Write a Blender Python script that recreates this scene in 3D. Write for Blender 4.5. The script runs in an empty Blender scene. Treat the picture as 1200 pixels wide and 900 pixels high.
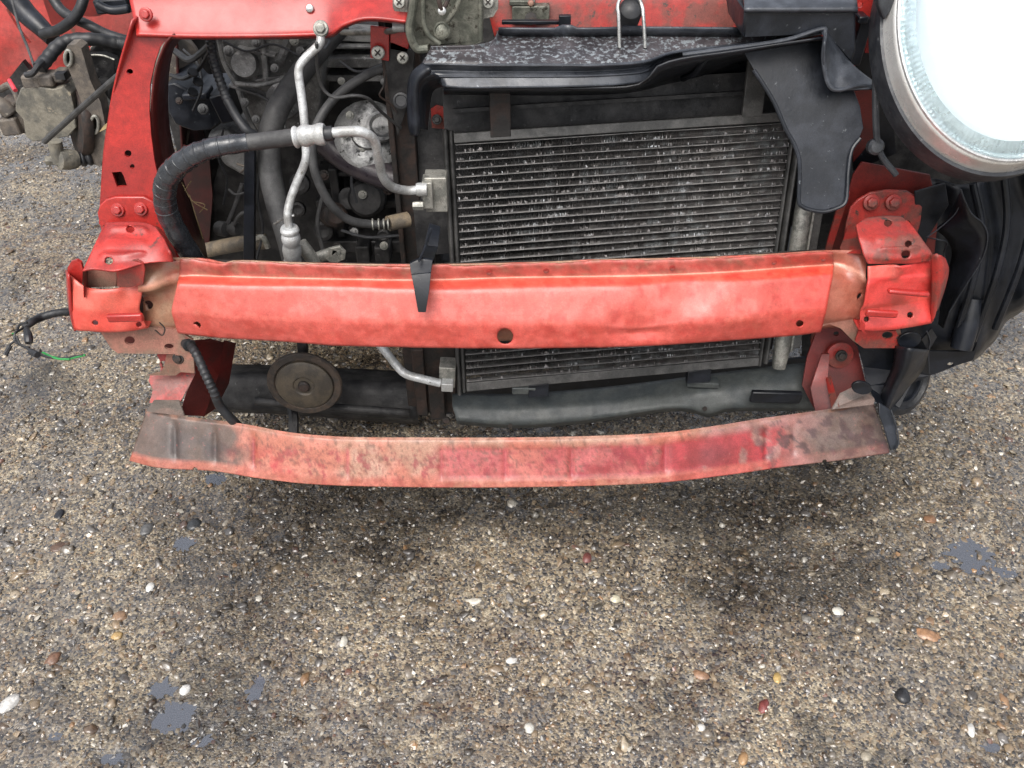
import bpy, bmesh, math, random
import numpy as np
from mathutils import Vector, Matrix
from mathutils.geometry import tessellate_polygon

# ---------------------------------------------------------------- camera
S = bpy.context.scene
COL = S.collection
PITCH = math.radians(40); CH = 1.17; FPX = 1000.0
cd = bpy.data.cameras.new('camera'); cam = bpy.data.objects.new('camera', cd); COL.objects.link(cam)
cam.location = (0, 0, CH); cam.rotation_euler = (math.radians(90)-PITCH, 0, 0)
cd.sensor_fit = 'HORIZONTAL'; cd.sensor_width = 36; cd.lens = 36*FPX/1200
cd.clip_start = 0.02; cd.clip_end = 400
S.camera = cam
# ---------------------------------------------------------------- world and sun
SUN_EL, SUN_ROT = math.radians(58), math.radians(200)
w = bpy.data.worlds.new('World'); S.world = w; w.use_nodes = True
nt = w.node_tree; nt.nodes.clear()
sky = nt.nodes.new('ShaderNodeTexSky'); sky.sky_type = 'NISHITA'; sky.sun_disc = False
sky.sun_elevation = SUN_EL; sky.sun_rotation = SUN_ROT; sky.air_density = 1.0; sky.dust_density = 6.0; sky.ozone_density = 1.0
hs = nt.nodes.new('ShaderNodeHueSaturation'); hs.inputs['Saturation'].default_value = 0.35
bg = nt.nodes.new('ShaderNodeBackground'); bg.inputs['Strength'].default_value = 0.15
wo = nt.nodes.new('ShaderNodeOutputWorld')
nt.links.new(sky.outputs[0], hs.inputs['Color']); nt.links.new(hs.outputs[0], bg.inputs[0]); nt.links.new(bg.outputs[0], wo.inputs[0])
sl = bpy.data.lights.new('sun', 'SUN'); sl.energy = .8; sl.angle = math.radians(40); sl.color = (1, .97, .92)
so = bpy.data.objects.new('sun', sl); COL.objects.link(so)
sd = Vector((math.sin(SUN_ROT)*math.cos(SUN_EL), math.cos(SUN_ROT)*math.cos(SUN_EL), math.sin(SUN_EL)))
so.rotation_euler = sd.to_track_quat('Z', 'Y').to_euler(); so.location = sd*5
S.view_settings.view_transform = 'Standard'; S.view_settings.look = 'None'
S.view_settings.exposure = 0.86; S.view_settings.gamma = 1.0
S.render.engine = 'CYCLES'
S.cycles.max_bounces = 6; S.cycles.transparent_max_bounces = 8
S.cycles.use_denoising = True
R = random.Random(7); NR = np.random.RandomState(11)

# ---------------------------------------------------------------- placing helpers
sP, cP = math.sin(PITCH), math.cos(PITCH)
def W(px, py, Y=None, z=None, t=None):
    """a point of the place: the sight line through (px, py) of the photograph met with the plane y=Y or the height z"""
    u = (px-600)/FPX; v = (py-450)/FPX
    d = Vector((u, cP - v*sP, -sP - v*cP))
    if t is None:
        t = Y/d.y if Y is not None else (z-CH)/d.z
    return Vector((d.x*t, d.y*t, CH + d.z*t))
def pxs(px, py, Y):   # metres per photo pixel there
    v = (py-450)/FPX
    return Y/(cP - v*sP)/FPX

# ---------------------------------------------------------------- materials
def mat(name, c1, c2=None, c3=None, rough=.5, metal=0.0, s=18, thr=(.42, .58), s3=90, thr3=(.62, .68), bump=.15, bs=220,
        coat=0.0, coatr=.15, vcol=False, rvar=.12, spec=.5, bd=.0006, r3=None, grain=.3):
    m = bpy.data.materials.new(name); m.use_nodes = True
    n = m.node_tree.nodes; L = m.node_tree.links; b = n['Principled BSDF']
    tc = n.new('ShaderNodeTexCoord'); src = tc.outputs['Object']
    def noise(scale, det=6, ro=.6):
        x = n.new('ShaderNodeTexNoise'); x.inputs['Scale'].default_value = scale; x.inputs['Detail'].default_value = det
        x.inputs['Roughness'].default_value = ro; L.new(src, x.inputs['Vector']); return x.outputs['Fac']
    def ramp(f, a, c):
        x = n.new('ShaderNodeMapRange'); x.interpolation_type = 'SMOOTHSTEP'; L.new(f, x.inputs['Value'])
        x.inputs['From Min'].default_value = a; x.inputs['From Max'].default_value = c; return x.outputs['Result']
    def mix(f, A, B, mode='MIX'):
        x = n.new('ShaderNodeMix'); x.data_type = 'RGBA'; x.blend_type = mode
        if isinstance(f, float): x.inputs[0].default_value = f
        else: L.new(f, x.inputs[0])
        for i, q in ((6, A), (7, B)):
            if isinstance(q, tuple): x.inputs[i].default_value = (*q[:3], 1)
            else: L.new(q, x.inputs[i])
        return x.outputs[2]
    if vcol:
        a = n.new('ShaderNodeAttribute'); a.attribute_name = 'Col'; base = a.outputs['Color']
        base = mix(ramp(noise(s), *thr), base, mix(1.0, base, (c1[0], c1[1], c1[2]), 'MULTIPLY'))
    else:
        base = (c1[0], c1[1], c1[2])
        if c2: base = mix(ramp(noise(s), *thr), base, c2)
    f3 = None
    if c3:
        f3 = ramp(noise(s3, 8, .7), *thr3); base = mix(f3, base, c3)
    gr = n.new('ShaderNodeMapRange'); L.new(noise(620, 4, .75), gr.inputs['Value'])
    for k_, q_ in zip(('From Min', 'From Max', 'To Min', 'To Max'), (.34, .66, 1-grain, 1+grain*.6)): gr.inputs[k_].default_value = q_
    gv_ = n.new('ShaderNodeMapRange'); L.new(noise(75, 6, .7), gv_.inputs['Value'])
    for k_, q_ in zip(('From Min', 'From Max', 'To Min', 'To Max'), (.36, .64, 1-grain*.7, 1+grain*.4)): gv_.inputs[k_].default_value = q_
    mm_ = n.new('ShaderNodeMath'); mm_.operation = 'MULTIPLY'; L.new(gr.outputs[0], mm_.inputs[0]); L.new(gv_.outputs[0], mm_.inputs[1])
    cc_ = n.new('ShaderNodeCombineColor')
    for k_ in range(3): L.new(mm_.outputs[0], cc_.inputs[k_])
    base = mix(1.0, base, cc_.outputs[0], 'MULTIPLY')
    L.new(base, b.inputs['Base Color'])
    b.inputs['Metallic'].default_value = metal
    rr = n.new('ShaderNodeMapRange'); L.new(noise(s*2.3, 5), rr.inputs['Value'])
    rr.inputs['From Min'].default_value = .3; rr.inputs['From Max'].default_value = .7
    rr.inputs['To Min'].default_value = max(.03, rough-rvar); rr.inputs['To Max'].default_value = min(1, rough+rvar)
    L.new(rr.outputs[0], b.inputs['Roughness'])
    b.inputs['Specular IOR Level'].default_value = spec
    b.inputs['Coat Weight'].default_value = coat; b.inputs['Coat Roughness'].default_value = coatr
    if bump:
        bp = n.new('ShaderNodeBump'); bp.inputs['Strength'].default_value = bump*3; bp.inputs['Distance'].default_value = bd
        L.new(noise(bs, 5), bp.inputs['Height']); L.new(bp.outputs[0], b.inputs['Normal'])
    return m
M = {}
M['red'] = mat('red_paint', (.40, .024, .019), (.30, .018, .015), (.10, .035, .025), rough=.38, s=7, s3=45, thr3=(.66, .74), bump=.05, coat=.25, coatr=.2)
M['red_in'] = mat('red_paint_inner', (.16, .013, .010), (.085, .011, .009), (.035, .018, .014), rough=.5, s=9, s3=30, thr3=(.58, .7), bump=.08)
M['red_deep'] = mat('red_paint_deep_shade', (.05, .007, .006), (.022, .006, .005), (.012, .008, .007), rough=.6, s=12, s3=30, bump=.1)  # darkened copy of the red paint, shade of the recesses in its colour
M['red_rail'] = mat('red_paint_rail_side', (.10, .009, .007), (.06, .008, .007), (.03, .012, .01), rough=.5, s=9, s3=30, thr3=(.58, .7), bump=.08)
M['red_dirty'] = mat('red_paint_dirty', (.33, .027, .021), (.17, .045, .034), (.05, .035, .028), rough=.5, s=22, s3=60, thr3=(.58, .66), bump=.12)
M['beam'] = mat('beam_paint', (.84, .72, .68), c3=(.24, .05, .04), vcol=True, rough=.40, s=34, s3=170, thr3=(.665, .685), bump=.12, coat=.12, coatr=.35, grain=.2)
M['tan'] = mat('dusty_primer', (.30, .13, .095), (.20, .12, .085), (.28, .045, .035), rough=.65, s=16, s3=30, thr3=(.60, .70), bump=.1)
M['blk'] = mat('black_plastic', (.005, .006, .008), (.010, .012, .017), (.10, .11, .12), rough=.38, spec=.35, s=14, s3=120, thr3=(.67, .72), bump=.12, bs=160)
M['blk_dusty'] = mat('dusty_black_plastic', (.006, .008, .012), (.016, .019, .026), (.13, .14, .15), rough=.40, spec=.4, s=16, s3=110, thr3=(.64, .69), bump=.12)
M['duct'] = mat('black_duct_plastic_with_pale_marks', (.035, .031, .035), (.06, .053, .058), (.19, .21, .225), rough=.42, s=20, s3=130, thr3=(.52, .58), bump=.15, bs=90)
M['duct_lip'] = mat('grey_black_duct_lip', (.028, .032, .04), (.05, .056, .068), (.3, .33, .36), rough=.36, s=25, s3=120, thr3=(.66, .74), bump=.1)
M['dark'] = mat('dark_grimy_metal', (.010, .010, .011), (.032, .031, .031), (.12, .12, .12), rough=.55, spec=.35, s=22, s3=70, thr3=(.62, .72), bump=.3, bs=120, bd=.001)
M['cast'] = mat('grimy_aluminium_casting', (.26, .26, .255), (.09, .09, .09), (.5, .5, .49), rough=.55, metal=.35, s=14, s3=110, thr3=(.60, .70), bump=.45, bs=130, bd=.0015)
M['cast_bright'] = mat('bright_aluminium_casting', (.42, .42, .41), (.10, .10, .10), (.02, .02, .02), rough=.4, metal=.6, s=20, s3=60, thr3=(.56, .62), bump=.4, bs=80, bd=.0015)
M['alu'] = mat('dull_aluminium_pipe', (.52, .53, .53), (.34, .34, .33), (.12, .11, .085), rough=.42, metal=.3, s=40, s3=110, thr3=(.62, .68), bump=.1)
M['alu_old'] = mat('tarnished_aluminium', (.38, .37, .33), (.2, .2, .18), (.07, .07, .06), rough=.5, metal=.55, s=50, s3=120, thr3=(.62, .7), bump=.25)
M['rub'] = mat('black_rubber', (.011, .012, .014), (.02, .021, .024), (.10, .10, .10), rough=.5, s=40, s3=160, thr3=(.68, .75), bump=.15)
M['rub_grey'] = mat('dusty_grey_rubber', (.055, .055, .055), (.03, .03, .031), (.16, .16, .155), rough=.62, s=25, s3=150, thr3=(.66, .74), bump=.15)
M['tape'] = mat('wet_black_tape', (.02, .022, .026), (.03, .034, .04), rough=.24, s=60, bump=.3, bs=70, bd=.0012)
M['rust'] = mat('rusty_dark_steel', (.013, .011, .010), (.034, .020, .015), (.014, .013, .013), rough=.7, s=30, s3=50, thr3=(.56, .66), bump=.35, bs=120, bd=.001)
M['hornr'] = mat('horn_dusty_rim', (.055, .038, .027), (.03, .024, .02), (.10, .08, .065), rough=.75, s=60, s3=150, bump=.25)
M['hornf'] = mat('horn_dusty_face', (.075, .06, .042), (.042, .035, .027), (.06, .055, .05), rough=.6, s=40, s3=150, bump=.15)
M['frame'] = mat('condenser_frame', (.10, .098, .094), (.06, .06, .058), (.2, .2, .2), rough=.5, metal=.3, s=30, s3=150, thr3=(.66, .72), bump=.2)
M['tube'] = mat('condenser_tube', (.36, .35, .34), (.24, .235, .23), (.5, .52, .54), rough=.5, metal=.45, s=40, s3=150, thr3=(.60, .68), bump=.2)
M['fin'] = mat('condenser_fin', (.34, .32, .31), (.21, .20, .195), (.50, .52, .53), rough=.5, metal=.4, s=60, s3=38, thr3=(.50, .62), bump=0)
M['grey_pl'] = mat('grey_plastic_crossmember', (.045, .053, .055), (.065, .072, .07), (.02, .02, .02), rough=.55, s=22, s3=100, thr3=(.64, .7), bump=.1)
M['latch'] = mat('latch_grey_green_metal', (.10, .105, .085), (.17, .17, .14), (.035, .03, .022), rough=.5, metal=.4, s=35, s3=60, thr3=(.56, .64), bump=.3)
M['steel'] = mat('bright_steel', (.62, .62, .60), (.4, .4, .39), rough=.3, metal=.9, s=80, bump=.1)
M['clay'] = mat('dusty_brake_casting', (.19, .175, .14), (.11, .105, .09), (.30, .26, .19), rough=.75, s=26, s3=50, thr3=(.60, .7), bump=.4, bs=110, bd=.0015)
M['clay_dk'] = mat('brown_grey_forging', (.13, .11, .09), (.075, .066, .058), (.21, .19, .155), rough=.7, s=30, s3=70, bump=.35)
M['tan_pipe'] = mat('tan_brown_pipe', (.23, .18, .12), (.13, .11, .085), rough=.6, s=30, bump=.2)
M['green'] = mat('green_wire', (.02, .22, .05), rough=.35, bump=0)
M['pinkw'] = mat('pink_wire', (.6, .05, .07), rough=.4, bump=0)
M['straw'] = mat('dry_straw', (.42, .32, .16), rough=.7, bump=0)
M['hole'] = mat('shadowed_inner_metal', (.02, .015, .013), rough=.8, bump=0)
M['chrome'] = mat('headlight_reflector', grain=.03, c1=(.93, .97, .98), rough=.42, metal=.6, rvar=.05, bump=.0)
M['house'] = mat('headlight_housing', (.62, .62, .60), (.54, .53, .50), grain=.1, rough=.3, metal=.35, s=12, bump=.04)
M['rim'] = mat('headlight_rim', (.62, .63, .63), (.52, .53, .53), rough=.3, metal=.5, s=20, bump=.1)
M['gasket'] = mat('grey_rubber_seal', (.022, .025, .031), (.04, .044, .05), (.16, .16, .165), rough=.5, s=30, s3=120, bump=.1)
def glass(name, rough, col=(.93, .97, .97)):
    m = bpy.data.materials.new(name); m.use_nodes = True; b = m.node_tree.nodes['Principled BSDF']
    b.inputs['Base Color'].default_value = (*col, 1); b.inputs['Transmission Weight'].default_value = 1
    b.inputs['Roughness'].default_value = rough; b.inputs['IOR'].default_value = 1.45
    return m
M['glass'] = glass('wet_headlight_glass', .04, (.93, .985, 1.0))
M['glass_inner'] = mat('fluted_inner_ring', (.78, .86, .88), (.66, .74, .76), grain=.05, rough=.3, metal=.4, s=30, bump=0)
# ---------------------------------------------------------------- object helpers
LOC = {}
def link(name, mesh, parent=None, loc=None):
    o = bpy.data.objects.new(name, mesh); COL.objects.link(o)
    loc = loc or Vector((0, 0, 0)); o.location = loc; LOC[o.name] = loc.copy()
    if parent:
        o.parent = parent
        o.matrix_parent_inverse = Matrix.Translation(LOC[parent.name]).inverted()
    return o
def obj(name, geos, m, parent=None, bevel=0, col=None, smooth=True, sharp=35, solid=0, label=None):
    if isinstance(geos, tuple): geos = [geos]
    V = []; F = []; cols = []
    for g in geos:
        k = len(V); V += [Vector(p) for p in g[0]]; F += [tuple(i+k for i in f) for f in g[1]]
        if len(g) > 2: cols += list(g[2])
    lo = Vector([min(p[i] for p in V) for i in range(3)]); hi = Vector([max(p[i] for p in V) for i in range(3)])
    c = (lo+hi)/2
    me = bpy.data.meshes.new(name); me.from_pydata([p-c for p in V], [], F); me.validate()
    if cols and len(cols) == len(V):
        a = me.color_attributes.new('Col', 'FLOAT_COLOR', 'POINT')
        a.data.foreach_set('color', np.array([(*q[:3], 1) for q in cols], dtype=np.float32).ravel())
    me.materials.append(M[m] if isinstance(m, str) else m)
    if smooth:
        me.shade_smooth()
        if sharp: me.set_sharp_from_angle(angle=math.radians(sharp))
    o = link(name, me, parent, c)
    if solid:
        q = o.modifiers.new('thickness', 'SOLIDIFY'); q.thickness = solid; q.offset = 0
    if bevel:
        q = o.modifiers.new('bevel', 'BEVEL'); q.width = bevel; q.segments = 2; q.limit_method = 'ANGLE'; q.angle_limit = math.radians(40)
        q.harden_normals = False
    if label: o['label'] = label
    return o
def empty(name, loc, parent=None):
    o = link(name, None, parent, Vector(loc)); o.empty_display_size = .1; return o
def catmull(P, n=8):
    P = [Vector(p) for p in P]
    if len(P) < 3: return [P[0].lerp(P[-1], i/n) for i in range(n+1)]
    Q = [2*P[0]-P[1]] + P + [2*P[-1]-P[-2]]; out = []
    for i in range(1, len(Q)-2):
        for k in range(n):
            t = k/n; a, b, c, d = Q[i-1], Q[i], Q[i+1], Q[i+2]
            out.append(.5*((2*b)+(c-a)*t+(2*a-5*b+4*c-d)*t*t+(3*b-a-3*c+d)*t**3))
    out.append(P[-1]); return out
def sweep(path, rad, seg=12, prof=None):
    """tube of radius rad (number or function of 0..1) along path; prof = (w, h) for a flat strap"""
    n = len(path); V = []; F = []
    T = [(path[min(i+1, n-1)]-path[max(i-1, 0)]).normalized() for i in range(n)]
    N = T[0].orthogonal() if not prof else (Vector((1, 0, 0))-T[0]*T[0].x)
    N.normalize()
    for i in range(n):
        N = (N - T[i]*N.dot(T[i])).normalized(); B = T[i].cross(N)
        r = rad(i/(n-1)) if callable(rad) else rad
        for k in range(seg):
            a = 2*math.pi*k/seg
            V.append(path[i] + (N*math.cos(a)+B*math.sin(a))*r)
        if i:
            for k in range(seg):
                a0 = (i-1)*seg+k; a1 = (i-1)*seg+(k+1) % seg
                F.append((a0, a1, a1+seg, a0+seg))
    F.append(tuple(range(seg-1, -1, -1))); F.append(tuple((n-1)*seg+k for k in range(seg)))
    return V, F
def tube(pts, rpx, n=8, seg=12, f=None):
    """pts: (px, py, Y) stations; rpx the radius in photo pixels there"""
    P = catmull([W(a, b, c) for a, b, c in pts], n)
    m = pts[len(pts)//2]; r = rpx*pxs(*m)
    if f: return sweep(P, lambda u: r*f(u), seg)
    return sweep(P, r, seg)
def ribbed(k, a=.12, p=1): return lambda u: 1 + a*math.copysign(abs(math.sin(u*k*math.pi))**p, math.sin(u*k*math.pi))
def basis(n):
    n = Vector(n).normalized(); a = n.orthogonal().normalized(); return a, n.cross(a), n
def lathe(c, n, prof, seg=24, sx=1, hexa=False, ax=None):
    """prof: (radius, height along n)"""
    A, B, N = ax if ax else basis(n); V = []; F = []
    for r, h in prof:
        for k in range(seg):
            a = 2*math.pi*k/seg
            V.append(Vector(c) + A*math.cos(a)*r*sx + B*math.sin(a)*r + N*h)
    m = len(prof)
    for i in range(m-1):
        for k in range(seg):
            q = i*seg+k; s = i*seg+(k+1) % seg; F.append((q, s, s+seg, q+seg))
    F.append(tuple(range(seg-1, -1, -1))); F.append(tuple((m-1)*seg+k for k in range(seg)))
    return V, F
FWD = Vector((0, -.93, .36))   # roughly out of the car's nose towards a standing eye
def boltg(px, py, Y, rpx, n=FWD, hex_only=False):
    c = W(px, py, Y); r = rpx*pxs(px, py, Y)
    g = [] if hex_only else [lathe(c, n, [(r, -.002), (r, .0012), (r*.9, .002)], 20)]
    g.append(lathe(c, n, [(r*.68, 0), (r*.68, r*.5), (r*.55, r*.62)], 6)); return g
def bolt(name, px, py, Y, rpx, m, parent, n=FWD): return obj(name, boltg(px, py, Y, rpx, n), m, parent, bevel=.0006)
def screw(name, px, py, Y, rpx, parent, n=FWD):
    c = W(px, py, Y); r = rpx*pxs(px, py, Y); o = obj(name, lathe(c, n, [(r, 0), (r, .0015), (r*.85, .003), (r*.3, .0035)], 18), 'alu_old', parent)
    A, B, N = basis(n); N = N.normalized(); cc = c+N*.0036
    g = []
    for P, Q in ((A, B), (B, A)):
        g.append(boxg(cc, P*r*.55, Q*r*.11, N*.0006))
    obj('screw_slot', g, 'hole', o); return o
def boxg(c, a, b, n):
    V = [c+a*i+b*j+n*k for k in (-1, 1) for j in (-1, 1) for i in (-1, 1)]
    return V, [(0, 2, 3, 1), (4, 5, 7, 6), (0, 1, 5, 4), (2, 6, 7, 3), (0, 4, 6, 2), (1, 3, 7, 5)]
def block(px, py, Y, w, h, d, rot=0, up=None):
    """box with its front face centred on the sight line; w,h in photo pixels, depth d in metres, rot in degrees in the picture plane"""
    s = pxs(px, py, Y); c = W(px, py, Y); a = Vector((1, 0, 0)); n = Vector((0, 1, 0)) if up is None else Vector(up).normalized()
    b = n.cross(a).normalized(); r = math.radians(rot); A = a*math.cos(r)+b*math.sin(r); B = -a*math.sin(r)+b*math.cos(r)
    return boxg(c+n*d/2, A*w*s/2, B*h*s/2, n*d/2)
def plate(out, Y, th=.003, holes=(), back=(0, 1, 0)):
    """flat or slightly bent pressing: outline (px, py[, Y]) with real holes (px, py, r[, r2]) or polygons; th thick towards back"""
    def yat(px, py):
        if callable(Y): return Y(px, py)
        return Y
    lo = [W(p[0], p[1], p[2] if len(p) > 2 else yat(p[0], p[1])) for p in out]
    hl = []
    for h in holes:
        if isinstance(h[0], (tuple, list)): q = [(a, b) for a, b in h]
        else:
            r2 = h[3] if len(h) > 3 else h[2]
            q = [(h[0]+h[2]*math.cos(2*math.pi*k/16), h[1]+r2*math.sin(2*math.pi*k/16)) for k in range(16)]
        hl.append([W(a, b, yat(a, b)) for a, b in q])
    loops = [lo]+hl
    flat = [p for l in loops for p in l]; nv = len(flat)
    # tessellate in the picture plane
    pol = []
    for l in loops:
        pol.append([Vector(((p.x), (p.z*cP+p.y*sP)*1.0, 0)) for p in l])
    tris = tessellate_polygon(pol)
    B = Vector(back).normalized()*th
    V = flat + [p+B for p in flat]; F = []
    fr = []
    for t in tris:
        a, b, c = (flat[i] for i in t); nrm = (b-a).cross(c-a)
        if nrm.dot(B) > 0: t = (t[0], t[2], t[1])
        fr.append(t)
    F += fr + [(c+nv, b+nv, a+nv) for a, b, c in fr]
    k = 0
    for l in loops:
        m = len(l)
        for i in range(m):
            a, b = k+i, k+(i+1) % m; F.append((a, b, b+nv, a+nv))
        k += m
    return V, F
def fixn(o):
    bm = bmesh.new(); bm.from_mesh(o.data); bmesh.ops.recalc_face_normals(bm, faces=bm.faces); bm.to_mesh(o.data); bm.free(); return o
def interp(line, u):
    """line: [(px, py)...] by arc parameter of px-order; smooth (Hermite) in the index parameter normalised by px length"""
    L = [0]
    for i in range(1, len(line)): L.append(L[-1]+math.hypot(line[i][0]-line[i-1][0], line[i][1]-line[i-1][1]))
    x = u*L[-1]; i = 0
    while i < len(L)-2 and x > L[i+1]: i += 1
    t = (x-L[i])/max(1e-9, L[i+1]-L[i]); n = len(line)
    def tan(j):
        a, b = max(0, j-1), min(n-1, j+1); d = (L[b]-L[a]) or 1
        return [(line[b][k]-line[a][k])/d for k in range(2)]
    m0, m1 = tan(i), tan(i+1); h = L[i+1]-L[i]
    return [(2*t**3-3*t*t+1)*line[i][k]+(t**3-2*t*t+t)*h*m0[k]+(-2*t**3+3*t*t)*line[i+1][k]+(t**3-t*t)*h*m1[k] for k in range(2)]
def sheet(lines, nu=60, nv=4, fil=.25, col=None, fn=None):
    """pressed sheet through several edge lines. lines: (points, dict(z=|Y=)). crisp folds rounded by fil.
    col(px, py, u, v)->rgb, fn(P, px, py, u, v)->P"""
    V = []; C = []; rows = None
    def pt(L, u):
        p = interp(L[0], u); kw = {k: (q(p[0]) if callable(q) else q) for k, q in L[1].items() if k in 'zY'}
        off = L[1].get('off'); P = W(p[0], p[1], **kw)
        return (P + Vector(off) if off else P), p
    for i in range(nu+1):
        u = i/nu; K = [pt(L, u) for L in lines]; prof = []
        m = len(K)
        for j in range(m):
            P, p = K[j]
            if 0 < j < m-1:
                A, a = K[j-1]; B, b = K[j+1]
                P1 = P.lerp(A, fil); P2 = P.lerp(B, fil)
                prof.append((P1, p[1]+(a[1]-p[1])*fil, p[0], j-fil))
                prof.append(((P1+2*P+P2)/4, p[1], p[0], j))
                prof.append((P2, p[1]+(b[1]-p[1])*fil, p[0], j+fil))
            else: prof.append((P, p[1], p[0], j))
            if j < m-1:
                B, b = K[j+1]; f0 = fil if j > 0 else 0; f1 = 1-fil if j < m-2 else 1
                for q in range(1, nv):
                    f = f0+(f1-f0)*q/nv; prof.append((P.lerp(B, f), p[1]+(b[1]-p[1])*f, p[0]+(b[0]-p[0])*f, j+f))
        rows = len(prof)
        for P, py, px, v in prof:
            if fn: P = fn(P.copy(), px, py, u, v)
            V.append(P)
            if col: C.append(col(px, py, u, v))
    F = [(i*rows+j, i*rows+j+1, (i+1)*rows+j+1, (i+1)*rows+j) for i in range(nu) for j in range(rows-1)]
    return (V, F, C) if col else (V, F)
def sm(a, b, x):
    t = max(0, min(1, (x-a)/(b-a))); return t*t*(3-2*t)
def mixc(a, b, t): return tuple(a[i]+(b[i]-a[i])*t for i in range(3))
# numpy value noise
PERM = NR.rand(256, 256).astype(np.float64)
def vn(x, y, seed=0):
    x = np.asarray(x, float)+seed*17.3; y = np.asarray(y, float)+seed*31.7
    xi = np.floor(x).astype(int); yi = np.floor(y).astype(int); fx = x-xi; fy = y-yi
    fx = fx*fx*(3-2*fx); fy = fy*fy*(3-2*fy); g = lambda a, b: PERM[a & 255, b & 255]
    return (g(xi, yi)*(1-fx)+g(xi+1, yi)*fx)*(1-fy)+(g(xi, yi+1)*(1-fx)+g(xi+1, yi+1)*fx)*fy
def fbm(x, y, s, o=4, seed=0):
    r = 0; a = .5
    for i in range(o): r = r + a*vn(x*s*2**i, y*s*2**i, seed+i); a /= 2
    return r/(1-.5**o)

# ================================================================ THE SETTING: ground, gravel, puddles
PUD = [(200, 845, .036, .022), (1141, 650, .042, .032), (252, 560, .022, .014), (214, 636, .016, .011), (300, 806, .012, .018), (190, 806, .016, .010), (238, 690, .016, .012), (1185, 672, .018, .009), (1102, 662, .012, .007),
       (130, 885, .028, .012), (236, 864, .022, .011), (62, 862, .018, .008), (190, 893, .022, .010), (60, 285, .022, .012), (40, 520, .018, .010), (244, 612, .012, .007), (1160, 875, .03, .010), (18, 470, .02, .009), (330, 860, .02, .009)]
PUD = PUD[:6]+PUD[7:9]+[(130, 888, .022, .009), (236, 868, .014, .006), (62, 862, .014, .006), (1160, 875, .02, .007)]
PUDW = [(W(a, b, z=0), rx*1.15, ry*1.5) for a, b, rx, ry in PUD if rx > 0]
def ground_h(x, y):
    h = .0075*(fbm(x, y, 60, 3, 3)-.5) + .010*(fbm(x, y, 5, 3, 9)-.5) + .0035*(fbm(x, y, 180, 2, 5)-.5)
    for c, rx, ry in PUDW:
        d = ((x-c.x)/rx)**2+((y-c.y)/ry)**2
        h = h - (.0046+h*.55)*np.exp(-d*d*.8)
    return h
STAINS_AND_SHADE = [(340, 640, .20, .14, .55), (430, 600, .18, .09, .6), (265, 740, .10, .20, .5), (300, 850, .12, .09, .5), (600, 592, .34, .06, .6), (950, 620, .20, .14, .6), (840, 590, .18, .09, .6), (1020, 555, .14, .10, .6), (180, 850, .14, .07, .4),
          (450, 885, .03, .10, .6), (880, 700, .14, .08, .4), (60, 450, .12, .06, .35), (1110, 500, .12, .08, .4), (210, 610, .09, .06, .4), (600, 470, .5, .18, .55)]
STW = [(W(a, b, z=0), rx, ry, k) for a, b, rx, ry, k in STAINS_AND_SHADE]  # oil spots, with bands of painted shade beneath the beams
def stain_and_shade(x, y):
    """old oil and damp on the concrete, plus painted shade below the car: 0 clean, 1 black"""
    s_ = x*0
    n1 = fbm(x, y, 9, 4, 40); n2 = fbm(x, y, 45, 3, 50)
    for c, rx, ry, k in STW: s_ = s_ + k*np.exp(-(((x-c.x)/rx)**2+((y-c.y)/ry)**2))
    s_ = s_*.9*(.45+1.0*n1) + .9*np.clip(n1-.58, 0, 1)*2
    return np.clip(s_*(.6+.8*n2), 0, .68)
def axis(lo, hi, step, far, n=14):
    core = list(np.arange(lo, hi, step)); g = np.geomspace(step*3, far, n)
    return np.array([lo-q for q in g[::-1]]+core+[hi+q for q in g])
gx = axis(-1.75, 1.35, .0075, 60); gy = axis(.42, 2.75, .0085, 60)
X, Y_ = np.meshgrid(gx, gy); Z = ground_h(X, Y_)
near = (X > -2) & (X < 1.6) & (Y_ > .2) & (Y_ < 3.0); Z = np.where(near, Z, 0)
verts = np.stack([X, Y_, Z], -1).reshape(-1, 3).astype(np.float32)
ny, nx = X.shape; idx = np.arange(ny*nx).reshape(ny, nx)
quads = np.stack([idx[:-1, :-1], idx[:-1, 1:], idx[1:, 1:], idx[1:, :-1]], -1).reshape(-1, 4).astype(np.int32)
def np_mesh(name, v, f, cols=None):
    me = bpy.data.meshes.new(name); k = f.shape[1]
    me.vertices.add(len(v)); me.vertices.foreach_set('co', v.astype(np.float32).ravel())
    me.loops.add(f.size); me.loops.foreach_set('vertex_index', f.astype(np.int32).ravel())
    me.polygons.add(len(f)); me.polygons.foreach_set('loop_start', np.arange(0, f.size, k, dtype=np.int32))
    me.update(calc_edges=True)
    if cols is not None:
        a = me.color_attributes.new('Col', 'FLOAT_COLOR', 'POINT')
        a.data.foreach_set('color', np.concatenate([cols, np.ones((len(cols), 1))], 1).astype(np.float32).ravel())
    me.shade_smooth(); return me
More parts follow.
